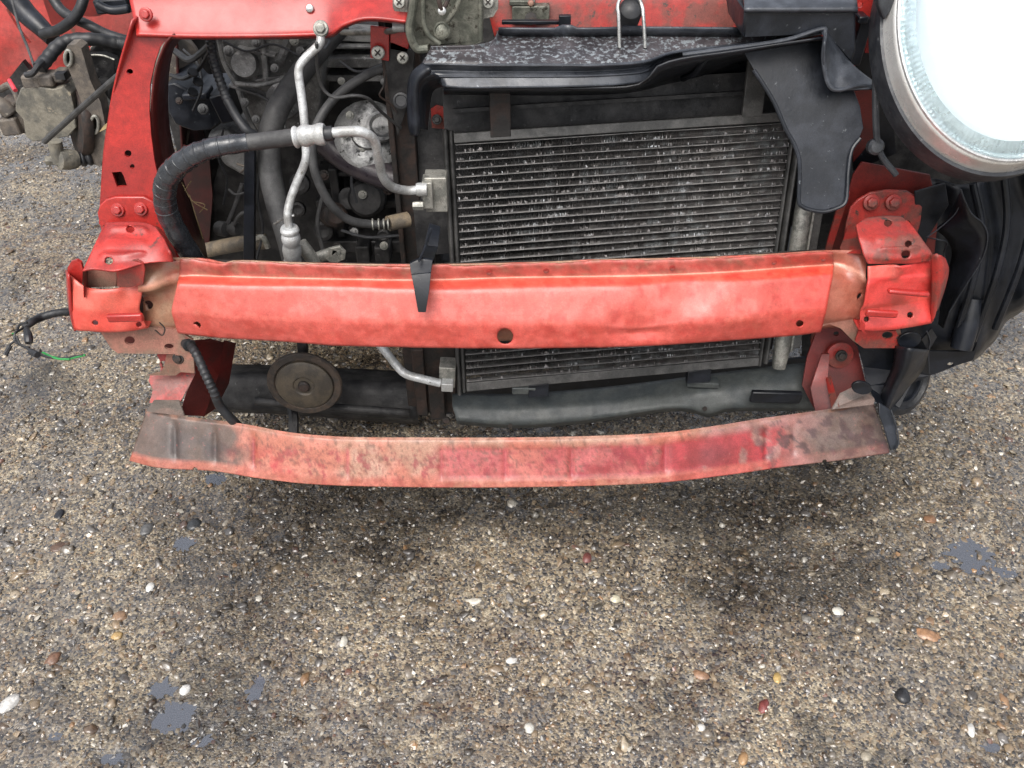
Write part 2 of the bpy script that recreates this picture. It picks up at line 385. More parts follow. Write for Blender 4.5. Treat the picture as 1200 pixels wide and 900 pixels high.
def ground_mat():
    m = bpy.data.materials.new('wet_exposed_aggregate_concrete'); m.use_nodes = True
    n = m.node_tree.nodes; L = m.node_tree.links; b = n['Principled BSDF']; tc = n.new('ShaderNodeTexCoord')
    def noise(sc, det=4, ro=.6):
        x = n.new('ShaderNodeTexNoise'); x.inputs['Scale'].default_value = sc; x.inputs['Detail'].default_value = det; x.inputs['Roughness'].default_value = ro
        L.new(tc.outputs['Object'], x.inputs['Vector']); return x.outputs['Fac']
    def mix(f, A, B, mode='MIX'):
        x = n.new('ShaderNodeMix'); x.data_type = 'RGBA'; x.blend_type = mode
        if isinstance(f, float): x.inputs[0].default_value = f
        else: L.new(f, x.inputs[0])
        for i, q in ((6, A), (7, B)):
            if isinstance(q, tuple): x.inputs[i].default_value = (*q, 1)
            else: L.new(q, x.inputs[i])
        return x.outputs[2]
    def mr(f, a, c, d=0, e=1):
        x = n.new('ShaderNodeMapRange'); L.new(f, x.inputs['Value'])
        for k, q in zip(('From Min', 'From Max', 'To Min', 'To Max'), (a, c, d, e)): x.inputs[k].default_value = q
        return x.outputs['Result']
    vor = n.new('ShaderNodeTexVoronoi'); vor.inputs['Scale'].default_value = 260; L.new(tc.outputs['Object'], vor.inputs['Vector'])
    sep = n.new('ShaderNodeSeparateColor'); L.new(vor.outputs['Color'], sep.inputs[0])
    rp = n.new('ShaderNodeValToRGB'); L.new(sep.outputs[0], rp.inputs[0]); rp.color_ramp.interpolation = 'CONSTANT'
    for i, (p, c) in enumerate([(0, (.03, .03, .032)), (.22, (.10, .085, .066)), (.42, (.19, .15, .105)), (.6, (.14, .125, .11)), (.74, (.27, .20, .12)), (.85, (.06, .058, .06)), (.94, (.48, .43, .34))]):
        e = rp.color_ramp.elements[i] if i < 2 else rp.color_ramp.elements.new(p)
        e.position = p; e.color = (*c, 1)
    base = mix(mr(noise(120, 5), .35, .65), (.12, .10, .07), (.47, .40, .285))
    base = mix(mr(sep.outputs[1], .35, .5), base, rp.outputs[0])
    st_ = mr(noise(2.6, 6, .65), .46, .62, 0, 1)
    base = mix(st_, base, mix(1.0, base, (.62, .57, .52), 'MULTIPLY'))
    at = n.new('ShaderNodeAttribute'); at.attribute_name = 'Col'; base_out = mix(1.0, base, at.outputs['Color'], 'MULTIPLY')
    wet = mr(noise(6, 8, .7), .46, .54, 0, 1)
    L.new(mr(wet, 0, 1, .42, .10), b.inputs['Roughness']); b.inputs['Specular IOR Level'].default_value = .75
    L.new(mr(wet, 0, 1, .15, 1.0), b.inputs['Coat Weight']); b.inputs['Coat Roughness'].default_value = .12; b.inputs['Coat IOR'].default_value = 1.6
    L.new(mix(wet, base_out, mix(1.0, base_out, (.62, .62, .64), 'MULTIPLY')), b.inputs['Base Color'])
    bp = n.new('ShaderNodeBump'); L.new(mr(wet, 0, 1, 1.0, .45), bp.inputs['Strength']); bp.inputs['Distance'].default_value = .002
    ad = n.new('ShaderNodeMath'); ad.operation = 'SUBTRACT'; L.new(noise(420, 6, .7), ad.inputs[0]); L.new(vor.outputs['Distance'], ad.inputs[1])
    L.new(ad.outputs[0], bp.inputs['Height']); L.new(bp.outputs[0], b.inputs['Normal'])
    return m
M['ground'] = ground_mat()
sv = 1-stain_and_shade(X.ravel(), Y_.ravel()); gm = np_mesh('ground', verts, quads, np.stack([sv, sv*.985+.0, sv*.97], 1)); gm.materials.append(M['ground'])
g = link('ground', gm); g['kind'] = 'structure'
# water lying in the dips
M['water'] = bpy.data.materials.new('rain_water'); M['water'].use_nodes = True
_n = M['water'].node_tree.nodes; _L = M['water'].node_tree.links; _n.remove(_n['Principled BSDF']); _o = _n['Material Output']
_t = _n.new('ShaderNodeBsdfTransparent'); _t.inputs[0].default_value = (.62, .64, .68, 1)
_d = _n.new('ShaderNodeBsdfDiffuse'); _d.inputs[0].default_value = (.13, .142, .17, 1)  # blue-grey diffuse layer stands in for part of the sky reflection
_g = _n.new('ShaderNodeBsdfGlossy'); _g.inputs['Roughness'].default_value = .03
_m = _n.new('ShaderNodeMixShader'); _m.inputs[0].default_value = .62; _f = _n.new('ShaderNodeFresnel'); _f.inputs[0].default_value = 1.5; _m2 = _n.new('ShaderNodeMixShader')
_L.new(_t.outputs[0], _m.inputs[1]); _L.new(_d.outputs[0], _m.inputs[2]); _L.new(_f.outputs[0], _m2.inputs[0]); _L.new(_m.outputs[0], _m2.inputs[1]); _L.new(_g.outputs[0], _m2.inputs[2]); _L.new(_m2.outputs[0], _o.inputs[0])
for n_, (c, rx, ry) in enumerate(PUDW):
    k = 110; zl = -.0029+.00006*n_+(.0012 if n_ == 1 else 0); V = [Vector((c.x, c.y, zl))]
    for i in range(k):
        a = 2*math.pi*i/k; q = .15+1.7*float(fbm(math.cos(a)*1.6+n_*3.1, math.sin(a)*1.6, 2.6, 6, n_))
        V.append(Vector((c.x+math.cos(a)*rx*q, c.y+math.sin(a)*ry*q, zl)))
    o = obj('puddle', (V, [(0, 1+i, 1+(i+1) % k) for i in range(k)]), 'water', smooth=False); o['kind'] = 'structure'
# gravel: unit icospheres
def ico(sub):
    bm = bmesh.new(); bmesh.ops.create_icosphere(bm, subdivisions=sub, radius=1); bm.verts.ensure_lookup_table()
    v = np.array([p.co[:] for p in bm.verts]); f = np.array([[q.index for q in p.verts] for p in bm.faces]); bm.free(); return v, f
PAL = np.array([(.018, .021, .028), (.045, .048, .056), (.13, .13, .135), (.20, .175, .145), (.30, .22, .135), (.12, .07, .04), (.50, .42, .30), (.80, .76, .66), (.36, .20, .09), (.15, .06, .045)])
PW = np.array([.13, .13, .14, .18, .17, .10, .09, .03, .02, .01]); PW = PW/PW.sum()
def stones(n, rect, rmin, rmax, sub, seed, power=2.5):
    rs = np.random.RandomState(seed); iv, fc = ico(sub)
    x = rs.uniform(rect[0], rect[1], n); y = rs.uniform(rect[2], rect[3], n)
    # keep what the picture and a side step could show
    keep = (np.abs(x) < .25+.72*y+.1); x, y = x[keep], y[keep]; n = len(x)
    r = rmin+(rmax-rmin)*rs.rand(n)**power
    sc = np.stack([r*rs.uniform(.8, 1.35, n), r*rs.uniform(.65, 1.0, n), r*rs.uniform(.3, .6, n)], 1)
    a = rs.uniform(0, 2*np.pi, n); tx = rs.normal(0, .22, n); ty = rs.normal(0, .22, n)
    V = iv[None]*(1+rs.normal(0, .20, (n, len(iv)))[:, :, None])*sc[:, None, :]
    ca, sa = np.cos(a)[:, None], np.sin(a)[:, None]
    X1 = V[..., 0]*ca-V[..., 1]*sa; Y1 = V[..., 0]*sa+V[..., 1]*ca
    Z1 = V[..., 2]+X1*tx[:, None]+Y1*ty[:, None]
    z = ground_h(x, y)+sc[:, 2]*rs.uniform(-.6, .15, n)
    V = np.stack([X1+x[:, None], Y1+y[:, None], Z1+z[:, None]], -1).reshape(-1, 3)
    F = (fc[None]+(np.arange(n)*len(iv))[:, None, None]).reshape(-1, 3)
    c = PAL[rs.choice(len(PAL), n, p=PW)]*rs.uniform(.6, 1.25, (n, 1))
    c = (.68*c+.32*np.array([.18, .148, .105]))*(1-.85*stain_and_shade(x, y))[:, None]
    return V, F, np.repeat(c, len(iv), 0)
parts = [stones(34000, (-1.2, 1.25, .45, 1.35), .0018, .0058, 1, 1, 2.0), stones(26000, (-1.75, 1.35, 1.2, 2.7), .0024, .0066, 1, 2),
         stones(5200, (-1.75, 1.35, .45, 2.6), .0045, .0100, 2, 3, 2.0)]
VV = []; FF = []; CC = []; k = 0
for v, f, c in parts: VV.append(v); FF.append(f+k); CC.append(c); k += len(v)
M['gravel'] = mat('wet_gravel', (.75, .72, .70), vcol=True, coat=.5, coatr=.12, spec=.7, rough=.28, rvar=.18, s=40, bump=.25, bs=500, bd=.0004)
gv = np_mesh('gravel', np.concatenate(VV), np.concatenate(FF), np.concatenate(CC)); gv.materials.append(M['gravel'])
smf = np.zeros(len(gv.polygons), dtype=bool); smf[sum(len(q) for q in FF[:2]):] = True; gv.polygons.foreach_set('use_smooth', smf)
go = link('gravel', gv); go['kind'] = 'stuff'; go['label'] = 'mixed brown, grey and cream stones set in the wet concrete'; go['category'] = 'gravel'
# pebbles one can point at
PEB = [(1087, 745, 15, 7, 25, (.50, .24, .09), 'flat orange brown stone chip, the largest orange one at right'),
       (822, 790, 11, 6, 20, (.40, .20, .09), 'oval orange brown pebble below the centre right of the lower beam'),
       (12, 825, 9, 12, 30, (.75, .73, .68), 'large white pebble near the lower left corner'),
       (69, 642, 10, 5.5, -10, (.16, .085, .05), 'smooth brown oval pebble on the left of the ground'),
       (70, 604, 6, 6, 0, (.02, .022, .03), 'round black pebble beside the left of the concrete'),
       (63, 773, 8, 9, 20, (.26, .12, .06), 'rough rust brown stone at left above the large white pebble'),
       (140, 722, 9, 6, 20, (.38, .21, .10), 'light orange brown stone left of the yellow chip'),
       (137, 745, 7, 5, -20, (.62, .38, .10), 'bright yellow orange chip in the left gravel'),
       (176, 688, 6, 6, 0, (.78, .76, .70), 'white round pebble near the dark flints at left'),
       (217, 808, 6, 6, 30, (.80, .78, .74), 'white pebble just above the small dark puddle'),
       (227, 613, 9, 8, 0, (.05, .055, .06), 'round dark flint pebble below the left end of the lower beam'),
       (172, 620, 8, 8, 0, (.13, .13, .13), 'round grey pebble left of the dark flint pebble'),
       (721, 702, 6, 5, 10, (.78, .70, .46), 'pale yellow pebble at the middle right of the concrete'),
       (911, 795, 5, 7, 10, (.66, .42, .08), 'small yellow stone right of the oval orange pebble'),
       (895, 828, 6, 9, 30, (.30, .05, .04), 'dark red stone in the lower right gravel'),
       (1176, 822, 5, 9, 0, (.45, .24, .10), 'upright orange pebble near the right edge'),
       (1057, 817, 10, 9, 0, (.035, .036, .04), 'dark grey round flint at lower right'),
       (1089, 610, 8, 5, 0, (.32, .15, .06), 'brown pebble left above the right puddle'),
       (982, 717, 7, 5, 0, (.76, .72, .60), 'cream pebble between the lower beam and the right corner'),
       (1023, 728, 8, 5, 0, (.45, .40, .28), 'pale olive pebble left of the large orange chip'),
       (945, 726, 6, 5, 0, (.24, .22, .19), 'small grey brown round pebble left of the cream pebble'),
       (822, 853, 5, 5, 0, (.80, .78, .72), 'small white pebble below the oval orange brown pebble'),
       (1137, 857, 5, 8, 20, (.80, .78, .72), 'slim white pebble at the lower right'),
       (871, 890, 6, 8, 20, (.55, .30, .10), 'tan orange stone at the bottom edge right of centre'),
       (620, 854, 6, 6, 0, (.76, .74, .64), 'round cream pebble at bottom centre'),
       (600, 775, 7, 4, -10, (.78, .76, .70), 'flat white pebble at centre of the lower ground'),
       (403, 753, 5, 7, 0, (.72, .68, .56), 'cream pebble left of centre of the lower ground'),
       (688, 655, 6, 6, 0, (.24, .06, .045), 'round red brown pebble below the right middle of the lower beam'),
       (1014, 888, 7, 6, 0, (.42, .36, .25), 'tan pebble at the bottom edge right of the puddle')]
iv2, if2 = ico(3)
for px, py, rx, ry, rot, c, lab in PEB:
    g_ = sum(c)/3; c = tuple((q*.75+g_*.25)*.82 for q in c)
    p = W(px, py, z=0); s = 1.0*(CH/(sP+(py-450)/FPX*cP))/FPX
    kk = 1/math.sin(math.radians(40)+math.atan((py-450)/FPX))
    rs = np.random.RandomState(int(px)); A = rs.normal(0, 1, (4, 3))
    d = 1+.09*np.sin(iv2@A[0]*2.2+1)+.06*np.sin(iv2@A[1]*4)
    v = iv2*d[:, None]*np.array([rx*s*.95, ry*s*.95*kk, min(rx, ry)*s*.55]); a = math.radians(-rot)
    v = np.stack([v[:, 0]*math.cos(a)-v[:, 1]*math.sin(a), v[:, 0]*math.sin(a)+v[:, 1]*math.cos(a), v[:, 2]], 1)
    zz = float(ground_h(np.array([p.x]), np.array([p.y]))[0])
    me = np_mesh('pebble', v, if2); mm = mat('pebble_stone', c, tuple(q*.6 for q in c), tuple(min(.8, q*1.3) for q in c), rough=.3, s=160, s3=500, bump=.2, bs=500)
    me.materials.append(mm); o = link('pebble', me, None, Vector((p.x, p.y, zz+min(rx, ry)*s*.02)))
    o['label'] = lab; o['category'] = 'pebble'; o['group'] = 'larger loose pebbles on the wet concrete'

# ================================================================ THE CAR
car = empty('wrecked_car', (0.03, 1.6, 0.0))
car['label'] = 'red car with its front bumper stripped off, bare crash beams, condenser and one headlight showing'
car['category'] = 'car'
def P(name, geos, m, **k): return obj(name, geos, m, k.pop('parent', car), **k)

# ---- main bumper beam ----------------------------------------------------
L0 = [(158, 303), (215, 304), (240, 305), (262, 310), (275, 307), (330, 309), (400, 311), (480, 312), (560, 311), (640, 309), (700, 306), (800, 304), (900, 300), (960, 296), (1018, 294)]
L1 = [(160, 338), (178, 338), (205, 324), (230, 323), (300, 325), (400, 327), (500, 328), (600, 325), (700, 324), (760, 323), (850, 319), (930, 313), (975, 310), (992, 313), (1016, 327)]
pink, red, dred, tan = (.62, .155, .125), (.50, .05, .036), (.30, .05, .035), (.36, .21, .13)
beamred = (.54, .09, .072)
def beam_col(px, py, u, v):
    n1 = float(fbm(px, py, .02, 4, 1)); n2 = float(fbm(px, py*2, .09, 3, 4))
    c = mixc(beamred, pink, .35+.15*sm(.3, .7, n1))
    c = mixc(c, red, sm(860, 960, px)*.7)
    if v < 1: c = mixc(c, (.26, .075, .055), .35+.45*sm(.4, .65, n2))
    elif v < 2: c = mixc(c, (.62, .06, .03), .7)  # ledge reflection and lower-face shade are put into the colour
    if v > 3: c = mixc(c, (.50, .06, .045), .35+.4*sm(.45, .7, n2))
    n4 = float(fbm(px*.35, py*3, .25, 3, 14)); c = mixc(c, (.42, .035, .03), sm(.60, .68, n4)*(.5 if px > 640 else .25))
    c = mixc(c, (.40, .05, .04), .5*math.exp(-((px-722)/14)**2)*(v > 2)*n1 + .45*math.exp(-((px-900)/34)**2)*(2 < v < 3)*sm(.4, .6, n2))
    c = mixc(c, (.26, .035, .03), .4*math.exp(-((px-752)/46)**4-((v-3.12)*8)**2))  # shadow line under the dent, painted into the colour
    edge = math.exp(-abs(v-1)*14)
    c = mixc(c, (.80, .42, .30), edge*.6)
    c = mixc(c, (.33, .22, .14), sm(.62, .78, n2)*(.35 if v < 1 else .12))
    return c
def inner_col(px, py, u, v):
    n2 = float(fbm(px, py, .06, 4, 6))
    c = mixc((.34, .20, .125), (.46, .10, .07), sm(.45, .65, n2) if v < 1.1 else .35*sm(.5, .7, n2))
    if px > 900: c = mixc(c, (.36, .085, .06), .7)
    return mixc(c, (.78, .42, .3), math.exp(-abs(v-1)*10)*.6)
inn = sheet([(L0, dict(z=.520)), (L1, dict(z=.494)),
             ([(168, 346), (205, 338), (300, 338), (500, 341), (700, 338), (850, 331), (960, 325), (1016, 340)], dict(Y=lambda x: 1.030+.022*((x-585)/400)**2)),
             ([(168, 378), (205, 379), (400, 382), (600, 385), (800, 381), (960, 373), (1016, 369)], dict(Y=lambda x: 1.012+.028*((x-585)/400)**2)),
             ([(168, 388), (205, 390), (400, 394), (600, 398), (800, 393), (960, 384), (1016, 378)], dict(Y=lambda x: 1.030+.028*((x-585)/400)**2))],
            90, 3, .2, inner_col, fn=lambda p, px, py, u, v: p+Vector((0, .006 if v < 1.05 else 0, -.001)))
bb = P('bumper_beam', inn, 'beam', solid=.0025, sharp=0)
cl = lambda l: [q for q in l if 205 < q[0] < 985]
def front_fn(p, px, py, u, v):
    # dents pressed into the folds
    if v > 1.6:
        d = math.exp(-((px-765)/45)**2-((v-3)*1.7)**2)*.012 + math.exp(-((px-755)/48)**4-((v-2.98+.08*math.cos((px-755)/48*1.5))*7)**2)*.007 + math.exp(-((px-820)/35)**2-((v-2.35)*2)**2)*.004 - math.exp(-((px-835)/14)**2-((v-2.75)*3)**2)*.003
        d += math.exp(-((px-700)/22)**2-((v-2.6)*2)**2)*.005 + .004*math.exp(-((px-925)/16)**2-((v-2.9)*3)**2) - math.exp(-((px-745)/12)**2-((v-2.7)*3)**2)*.002
        p.y += d*.6; p.z -= d*.25
        p.z -= .010*math.exp(-((px-748)/36)**2-((v-3)*2.0)**2); p.y += .009*math.exp(-((px-750)/40)**2-((v-3.38)*3.5)**2)
        p.z += .004*math.exp(-((px-905)/20)**2-((v-3)*3)**2)
        p.y += .0012*(float(fbm(px, py, .03, 2, 8))-.5)*2
    if v < .3: p.z += .0035*(float(vn(px*.05, 3))-.5) + .002*(float(vn(px*.2, 9))-.5)
    return p
T0 = [(211, 304)]+[q for q in L0 if 215 < q[0] < 965]+[(976, 296)]
T1 = [(210, 324)]+[q for q in L1 if 215 < q[0] < 965]+[(977, 310)]
T2 = [(208, 334), (300, 336), (400, 337), (480, 340), (560, 340), (650, 337), (740, 336), (800, 331), (870, 330), (930, 326), (976, 322)]
T3 = [(201, 364), (240, 367), (265, 371), (330, 373), (400, 376), (500, 379), (600, 379), (700, 379), (760, 379), (850, 375), (920, 368), (968, 364)]
T4 = [(209, 391), (260, 397), (330, 401), (400, 406), (500, 408), (600, 409), (700, 408), (780, 405), (850, 400), (920, 395), (961, 390)]
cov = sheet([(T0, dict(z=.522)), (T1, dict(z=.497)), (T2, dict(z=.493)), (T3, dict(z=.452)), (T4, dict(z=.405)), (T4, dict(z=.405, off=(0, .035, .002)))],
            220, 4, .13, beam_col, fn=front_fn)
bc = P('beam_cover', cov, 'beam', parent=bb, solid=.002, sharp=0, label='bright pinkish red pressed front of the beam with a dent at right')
def rim_hole(name, px, py, rpx, Yv, parent, m='hole', n=FWD, flat=.85):
    """a drilled hole: dark recess with a raised rolled lip"""
    c = W(px, py, Yv); r = rpx*pxs(px, py, Yv); A, B, N = basis(n)
    A = Vector((1, 0, 0)); B = N.cross(A).normalized()
    return obj(name, lathe(c, n, [(r*.99, -.012), (r, .0), (r*1.02, .0006), (r*1.18, .0006), (r*1.22, -.002)], 20, ax=(A, B*flat, N)), m, parent)
def cut(o, holes, n=FWD, depth=.03):
    """punch round holes (px, py, rpx, Y) in a thin sheet: refine the faces round each, drop those inside, pull the rest to the circle"""
    bm = bmesh.new(); bm.from_mesh(o.data); off = Vector(LOC[o.name])
    for px, py, r, Yv in holes:
        c = W(px, py, Yv)-off; rr = r*pxs(px, py, Yv); D = (W(px, py, Yv)-Vector((0, 0, CH))).normalized()
        rad = lambda p: ((p-c)-D*(p-c).dot(D)).length
        for _ in range(3):
            fs = [f for f in bm.faces if min([rad(v.co) for v in f.verts]+[rad(f.calc_center_median())]) < rr*1.5 and abs((f.calc_center_median()-c).dot(D)) < (.04 if n is FWD else .12)]
            es = list({e for f in fs for e in f.edges if e.calc_length() > rr*.38})
            if not es: break
            bmesh.ops.subdivide_edges(bm, edges=es, cuts=1, use_grid_fill=True)
        fs = [f for f in bm.faces if rad(f.calc_center_median()) < rr and abs((f.calc_center_median()-c).dot(D)) < (.04 if n is FWD else .12)]
        if not fs: continue
        bmesh.ops.delete(bm, geom=fs, context='FACES')
        for v in bm.verts:
            q = rad(v.co)
            if v.is_boundary and .3*rr < q < rr*1.9 and abs((v.co-c).dot(D)) < (.04 if n is FWD else .12):
                d = (v.co-c)-D*(v.co-c).dot(D); v.co += d.normalized()*(rr-q)
    bm.to_mesh(o.data); bm.free(); o.data.shade_smooth()
cut(bc, [(592, 394, 9.5, .99), (231, 381, 4.5, .99), (937, 379, 4.2, 1.0)])
cut(bb, [(1009, 348, 5, 1.02), (174, 357, 5.5, 1.02)])
# inner wall behind the holes, coloured near-black for the shade inside the beam
P('beam_back_wall', sheet([(T1, dict(z=.49, off=(0, .045, 0))), (T4, dict(z=.405, off=(0, .045, 0)))], 20, 2), 'hole', parent=bb, solid=.002)
for px, py in ((400, 318), (573, 319), (640, 317), (788, 314), (907, 307), (965, 303)):
    c = W(px, py, z=.51); obj('spot_weld', lathe(c+Vector((0, -.0005, 0)), (0, -1, .05), [(.0042, 0), (.004, .0008), (.0022, .0009), (.001, .0003)], 14), 'red_dirty', bb)
# ---- left end of the beam -------------------------------------------------
def bentY(f): return f
lb_top = sheet([([(80, 309), (88, 306), (97, 309), (99, 318)], dict(z=.522)), ([(82, 327), (90, 322), (97, 320), (99, 326)], dict(z=.503))], 12, 2)
le = P('end_bracket', [sheet([([(81, 322), (90, 329), (100, 336), (118, 339), (137, 338), (152, 334), (168, 336)], dict(z=lambda x: .487+.010*sm(100, 81, x) if x < 100 else .487)),
                              ([(83, 352), (90, 361), (110, 366), (130, 364), (150, 363), (163, 362)], dict(z=.452)),
                              ([(88, 388), (105, 389), (125, 390), (150, 389), (173, 385)], dict(z=.418)),
                              ([(88, 388), (105, 389), (125, 390), (150, 389), (173, 385)], dict(z=.418, off=(0, .03, 0)))], 30, 4, .15,
                             lambda px, py, u, v: mixc(mixc((.70, .12, .09), (.60, .055, .04), sm(.8, 1.1, v)), (.5, .2, .14), .3*float(vn(px*.1, py*.1)))),
                       ], 'beam', solid=.0025, sharp=0, label='bright red end bracket at the left of the beam')
cut(le, [(112, 378, 3.2, 1.0), (163, 380, 3.2, 1.0)])
P('bracket_flap', plate([(136, 318), (143, 312), (150, 306), (160, 304), (168, 308), (170, 315), (168, 334), (150, 337), (137, 336)], 1.02, .003), 'red_dirty', parent=le, bevel=.001)
P('bracket_recess', plate([(98, 315), (137, 317), (137, 336), (100, 337)], 1.045, .003), 'tan', parent=le, bevel=.001)
P('pressed_rib', block(146, 374, .985, 42, 10, .008, rot=-2), 'red', parent=le, bevel=.0022)
P('bracket_side', sheet([([(81, 322), (83, 352), (85, 372), (88, 388)], dict(Y=1.035)), ([(78, 316), (80, 350), (83, 370), (87, 386)], dict(Y=1.07))], 12, 2), 'red', parent=le, solid=.003)
P('dark_gap_backing', plate([(140, 330), (200, 330), (200, 386), (140, 386)], 1.085, .004), 'red_deep', parent=le)  # added dark plate, keeps the gap behind the bracket looking shaded
P('top_tab', plate([(80, 332), (79, 314), (83, 307), (90, 305), (95, 308), (97, 316), (96, 334), (90, 330), (84, 326)], 1.052, .005), 'red', parent=le, bevel=.0018)
# crash box left
cb = P('crash_box', [sheet([([(121, 266), (125, 262), (165, 261), (181, 266), (192, 280)], dict(z=.557)), ([(110, 290), (130, 286), (160, 287), (190, 290), (200, 296)], dict(z=.549)),
                            ([(97, 318), (110, 316), (136, 318), (170, 309), (203, 306)], dict(z=.532))], 34, 16, .2,
                           fn=lambda p, px, py, u, v: p+Vector((0, 0, .0055*sm(.12, .2, u)*(1-sm(.62, .72, u))*(math.exp(-((v-.38)/.13)**2)+math.exp(-((v-.98)/.13)**2)+.8*math.exp(-((v-1.5)/.12)**2)))))],
       mat('crumple_box_paint', (.44, .032, .025), (.30, .024, .02), (.10, .03, .025), rough=.42, s=20, s3=50, thr3=(.6, .68), bump=.1), solid=.003, sharp=0, label='red crumple box behind the left end of the beam')
P('box_side', plate([(181, 266, 1.15), (192, 280, 1.12), (203, 306, 1.05), (208, 306, 1.06), (200, 285, 1.14), (192, 268, 1.17)], 1.1, .003), 'red_dirty', parent=cb)
P('box_side', plate([(97, 318, 1.02), (110, 290, 1.08), (121, 264, 1.15), (121, 300, 1.15), (112, 330, 1.09), (98, 350, 1.02)], 1.1, .003), 'red_dirty', parent=cb)
cut(cb, [(153, 269, 4, 1.125), (128, 306, 4.5, 1.04)], n=(0, -.2, 1), depth=.02)
fl = P('mounting_flange', plate([(114, 250), (117, 241), (124, 234), (135, 231), (168, 231), (178, 236), (187, 246), (196, 262), (207, 300), (180, 290), (122, 285), (118, 268)], lambda a, b: 1.165-(b-240)*.0002, .005), 'red', bevel=.0015)
bolt('flange_bolt', 138, 246, 1.163, 8, 'red', fl); bolt('flange_bolt', 165, 245, 1.163, 8, 'red', fl)
# left rail upright
up = P('rail_upright', plate([(155, 22), (205, 22), (197, 44), (188, 55), (182, 72), (176, 98), (175, 130), (177, 158), (181, 188), (188, 220), (199, 262), (210, 302), (150, 302), (116, 262), (119, 225), (122, 180), (126, 150), (132, 112), (139, 80), (148, 48)],
                              lambda a, b: 1.215-(b-40)*.00022, .004,
                              holes=[(152, 84, 4, 3.4), (150, 180, 4.2), (155, 195, 2.8), [(131, 202), (142, 201), (145, 206), (149, 218), (137, 219)]]), 'red', bevel=.0012,
       label='tall bright red inner wing end with punched holes')
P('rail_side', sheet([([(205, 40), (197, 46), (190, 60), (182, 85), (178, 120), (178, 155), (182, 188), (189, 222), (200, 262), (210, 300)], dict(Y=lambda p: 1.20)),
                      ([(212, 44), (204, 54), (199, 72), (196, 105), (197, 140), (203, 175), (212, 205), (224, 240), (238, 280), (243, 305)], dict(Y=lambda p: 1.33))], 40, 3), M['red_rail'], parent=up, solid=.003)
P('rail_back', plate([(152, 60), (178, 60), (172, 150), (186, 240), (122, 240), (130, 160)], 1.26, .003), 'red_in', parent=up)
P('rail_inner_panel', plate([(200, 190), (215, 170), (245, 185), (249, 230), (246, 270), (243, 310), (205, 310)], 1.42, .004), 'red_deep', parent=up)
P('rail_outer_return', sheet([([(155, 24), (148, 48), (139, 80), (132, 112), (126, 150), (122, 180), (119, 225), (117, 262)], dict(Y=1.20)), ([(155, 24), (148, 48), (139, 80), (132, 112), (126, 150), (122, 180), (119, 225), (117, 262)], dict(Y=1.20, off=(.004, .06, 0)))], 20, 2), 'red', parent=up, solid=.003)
# straw caught on the panel
P('straw', [tube(q, .5, 4, 5) for q in ([(213, 214, 1.3), (225, 235, 1.29), (243, 246, 1.3)], [(222, 228, 1.3), (230, 255, 1.29), (238, 280, 1.3)], [(216, 224, 1.3), (224, 212, 1.3)], [(226, 236, 1.3), (240, 240, 1.3), (234, 249, 1.3)], [(222, 276, 1.3), (228, 270, 1.3)])], 'straw')
# upper left front panel
fp = P('front_panel', [sheet([([(150, -60), (300, -60), (478, -60)], dict(Y=1.30)), ([(151, -5), (300, -5), (478, -8)], dict(Y=1.24)),
                              ([(160, 36), (220, 38), (300, 38), (368, 37), (385, 36), (400, 26), (430, 18), (478, 22)], dict(Y=1.205)),
                              ([(160, 41), (220, 43), (300, 43), (368, 41), (388, 40), (402, 30), (430, 22), (478, 26)], dict(Y=1.200)),
                              ([(160, 43), (220, 45), (300, 45), (368, 44), (390, 42), (404, 32), (430, 24), (478, 28)], dict(Y=1.22))], 70, 4, .2)], 'red', solid=.003, sharp=0,
       label='wide flat red panel across the top left')
bolt('panel_bolt', 171, 17, 1.205, 8, 'red', fp)
P('panel_clip', lathe(W(363, 10, 1.222), FWD, [(.006, 0), (.005, .002), (.002, .003)], 10), 'steel', parent=fp)
# pipe bolt at panel edge
P('pipe_bolt', boltg(376, 33, 1.185, 9), 'alu_old', parent=fp, bevel=.0006)
# red tab with two screws
tabp = P('red_tab', [plate([(434, 30), (456, 33), (456, 72), (434, 68)], 1.27, .004), plate([(457, 36), (481, 40), (478, 62), (457, 58)], 1.275, .004)], 'red', bevel=.001)
screw('screw', 443, 62, 1.262, 8, tabp); screw('screw', 472, 68, 1.262, 7, tabp)
P('small_pipe', tube([(400, 38, 1.33), (435, 38, 1.3), (460, 36, 1.26), (470, 32, 1.24)], 3.5), 'alu_old')
P('hose_collar', lathe(W(467, 32, 1.235), (1, 0, 0), [(.006, -.008), (.0065, -.004), (.0065, .008)], 14), 'alu')

